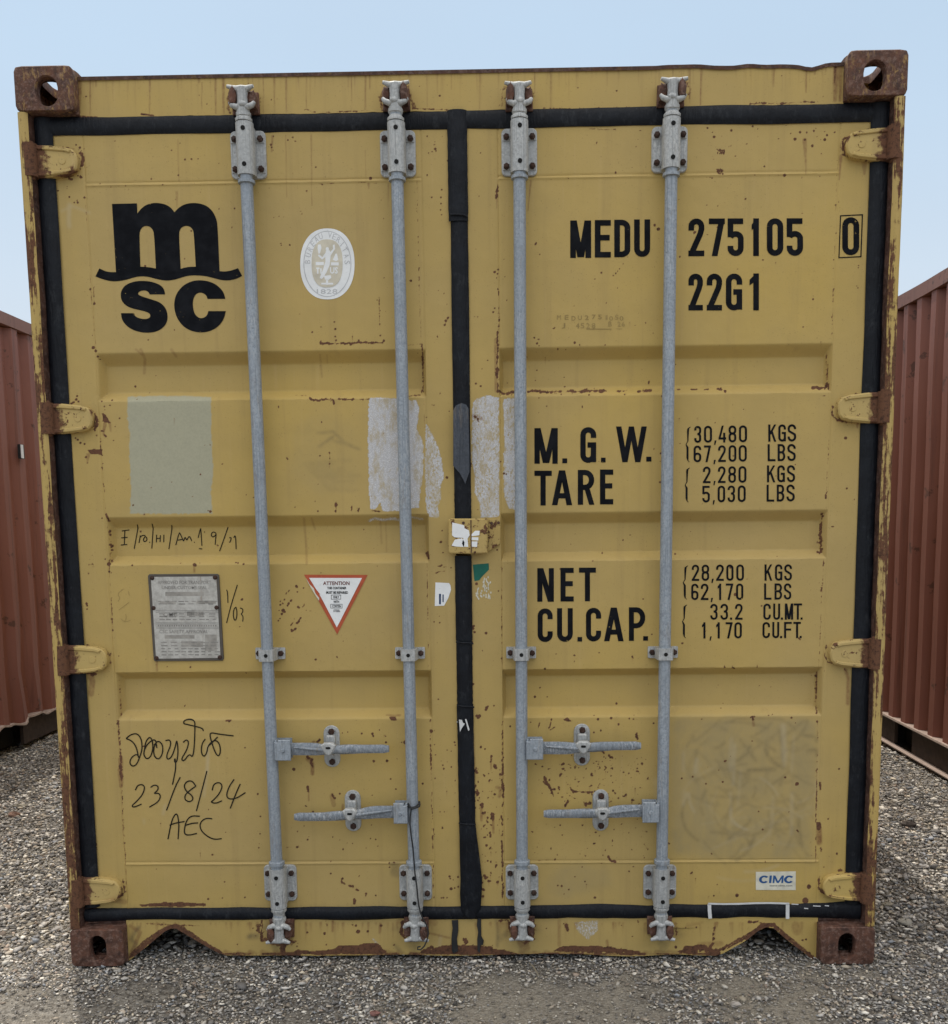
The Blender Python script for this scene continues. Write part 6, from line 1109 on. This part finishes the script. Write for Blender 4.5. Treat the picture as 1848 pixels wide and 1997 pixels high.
# compacted, sandy ground close to the door: fewer and finer stones
keep = RNG.random(N_) > sd*.62; PT = PT[keep]; sd = sd[keep]; N_ = len(PT)
base_r = np.where(PT[:, 2] > .02, .011, PT[:, 2]*.46); rad = base_r*np.exp(RNG.normal(0, .36, N_)); big = RNG.random(N_) < .006; rad = np.where(big, rad*RNG.uniform(1.2, 1.7, N_), rad); rad *= (1-.35*sd)
V = ico[None]*(1+RNG.uniform(-.38, .38, (N_, 12, 1))); V = V*(rad[:, None]*np.stack([RNG.uniform(.8, 1.8, N_), RNG.uniform(.55, .95, N_), RNG.uniform(.28, .65, N_)], -1))[:, None, :]
an = RNG.uniform(0, 2*math.pi, N_); tl = RNG.normal(0, .35, N_); c_, s_ = np.cos(tl), np.sin(tl); y_ = V[..., 1]*c_[:, None]-V[..., 2]*s_[:, None]; z_ = V[..., 1]*s_[:, None]+V[..., 2]*c_[:, None]; c_, s_ = np.cos(an), np.sin(an); x2 = V[..., 0]*c_[:, None]-y_*s_[:, None]; y2 = V[..., 0]*s_[:, None]+y_*c_[:, None]
V = np.stack([x2+PT[:, 0:1], y2+PT[:, 1:2], z_+(gz(PT[:, 0], PT[:, 1])+RNG.uniform(-.35, .95, N_)*rad)[:, None]], -1).reshape(-1, 3)
F = (icf[None]+(np.arange(N_)*12)[:, None, None]).reshape(-1, 3)
gr = mesh_from('gravel', V, F, None, None, 0); gr.data.materials.clear()
pal = np.array([(.155,.15,.145),(.25,.24,.225),(.10,.098,.098),(.34,.325,.295),(.205,.18,.15),(.18,.145,.12),(.34,.325,.295),(.065,.063,.062),(.15,.16,.175),(.29,.26,.21)]); pi = RNG.choice(10, N_, p=[.22,.17,.15,.11,.11,.04,.03,.07,.05,.05]); cc = pal[pi]*RNG.uniform(.45, 1.4, (N_, 1))*2.0; cc = cc*(1-.35*sd[:, None])+np.array([.19, .165, .13])*.35*sd[:, None]
at = gr.data.color_attributes.new('stone', 'FLOAT_COLOR', 'POINT'); d = np.ones((N_, 12, 4), np.float32); d[:, :, :3] = cc[:, None, :]; at.data.foreach_set('color', d.ravel())
N = NT('gravel_stones'); A = N.attr('stone'); c = N.mix(N.rng(N.noise(140, 3, .7), .3, .7, 0, .55), A.outputs['Color'], N.mix(1., A.outputs['Color'], (.72, .68, .64), 'MULTIPLY')); c = N.mix(N.rng(N.noise(3, 3), .4, .7, 0, .25), c, (.24, .20, .155)); N.bump(N.noise(300, 3), .4, .001); gr.data.materials.append(N.done(c, .9, 0, .25))
tag(gr, 'grey crushed stone gravel spread over the container yard', 'gravel', kind='stuff')
def stone(u, v, sx, sy, sz, col, label, name='stone'):
    p = PG(u, v, .004); n1, n2 = 5, 8; sx, sy, sz = sx*.72, sy*.72, sz*.8; V = []; F = []; rg = random.Random(int(u))
    for i in range(n1+1):
        th = math.pi*i/n1
        for k in range(n2): ph = 2*math.pi*k/n2; q = 1+.16*math.sin(3*ph+u)+.10*math.sin(5*th+2*ph+v)+rg.uniform(-.16, .16); V.append((p[0]+sx*q*math.sin(th)*math.cos(ph), p[1]+sy*q*math.sin(th)*math.sin(ph), sz*.35+sz*q*math.cos(th)))
    for i in range(n1):
        for k in range(n2): F.append((i*n2+k, (i+1)*n2+k, (i+1)*n2+(k+1) % n2, i*n2+(k+1) % n2))
    o = mesh_from(name, V, F, m_flat('stone_'+name, col, .9, .3), None, 0); tag(o, label, 'stone', 'larger stones lying on the gravel'); return o
stone(29, 1590, .040, .028, .020, (.19, .115, .085), 'reddish brown stone on the gravel at the left edge of the photo')
stone(37, 1572, .050, .016, .014, (.23, .21, .17), 'flat tan stone lying just behind the reddish stone')
stone(1822, 1690, .032, .020, .014, (.52, .46, .34), 'pale cream pebble on the sunlit gravel right of the yellow container')
stone(1772, 1610, .045, .030, .026, (.075, .062, .055), 'dark brown stone on the gravel below the right red container')
stone(1765, 1798, .035, .022, .014, (.30, .28, .24), 'light grey stone in the shade right of the bottom right corner casting')
stone(1731, 1763, .028, .018, .010, (.26, .23, .18), 'tan flat stone in the shade beside the right corner post')
stone(1434, 1958, .022, .014, .010, (.34, .31, .28), 'pale pebble in front of the right corner casting near the bottom edge')
stone(730, 1975, .020, .014, .009, (.20, .10, .085), 'small reddish pebble in front of the sill at the bottom edge')
b = MB(); a, c = PG(1031, 1876, .010), PG(1049, 1901, .010); b.tube([a, (a+c)/2+np.array([.002, 0, .002]), c], [.0016, .0036, .0030], 6, 0, True, .5); tag(b.build('wood_splinter', m_flat('dry_wood', (.27, .23, .165), .8, .2), None, 40), 'pale wooden splinter lying on the gravel in front of the sill', 'splinter')
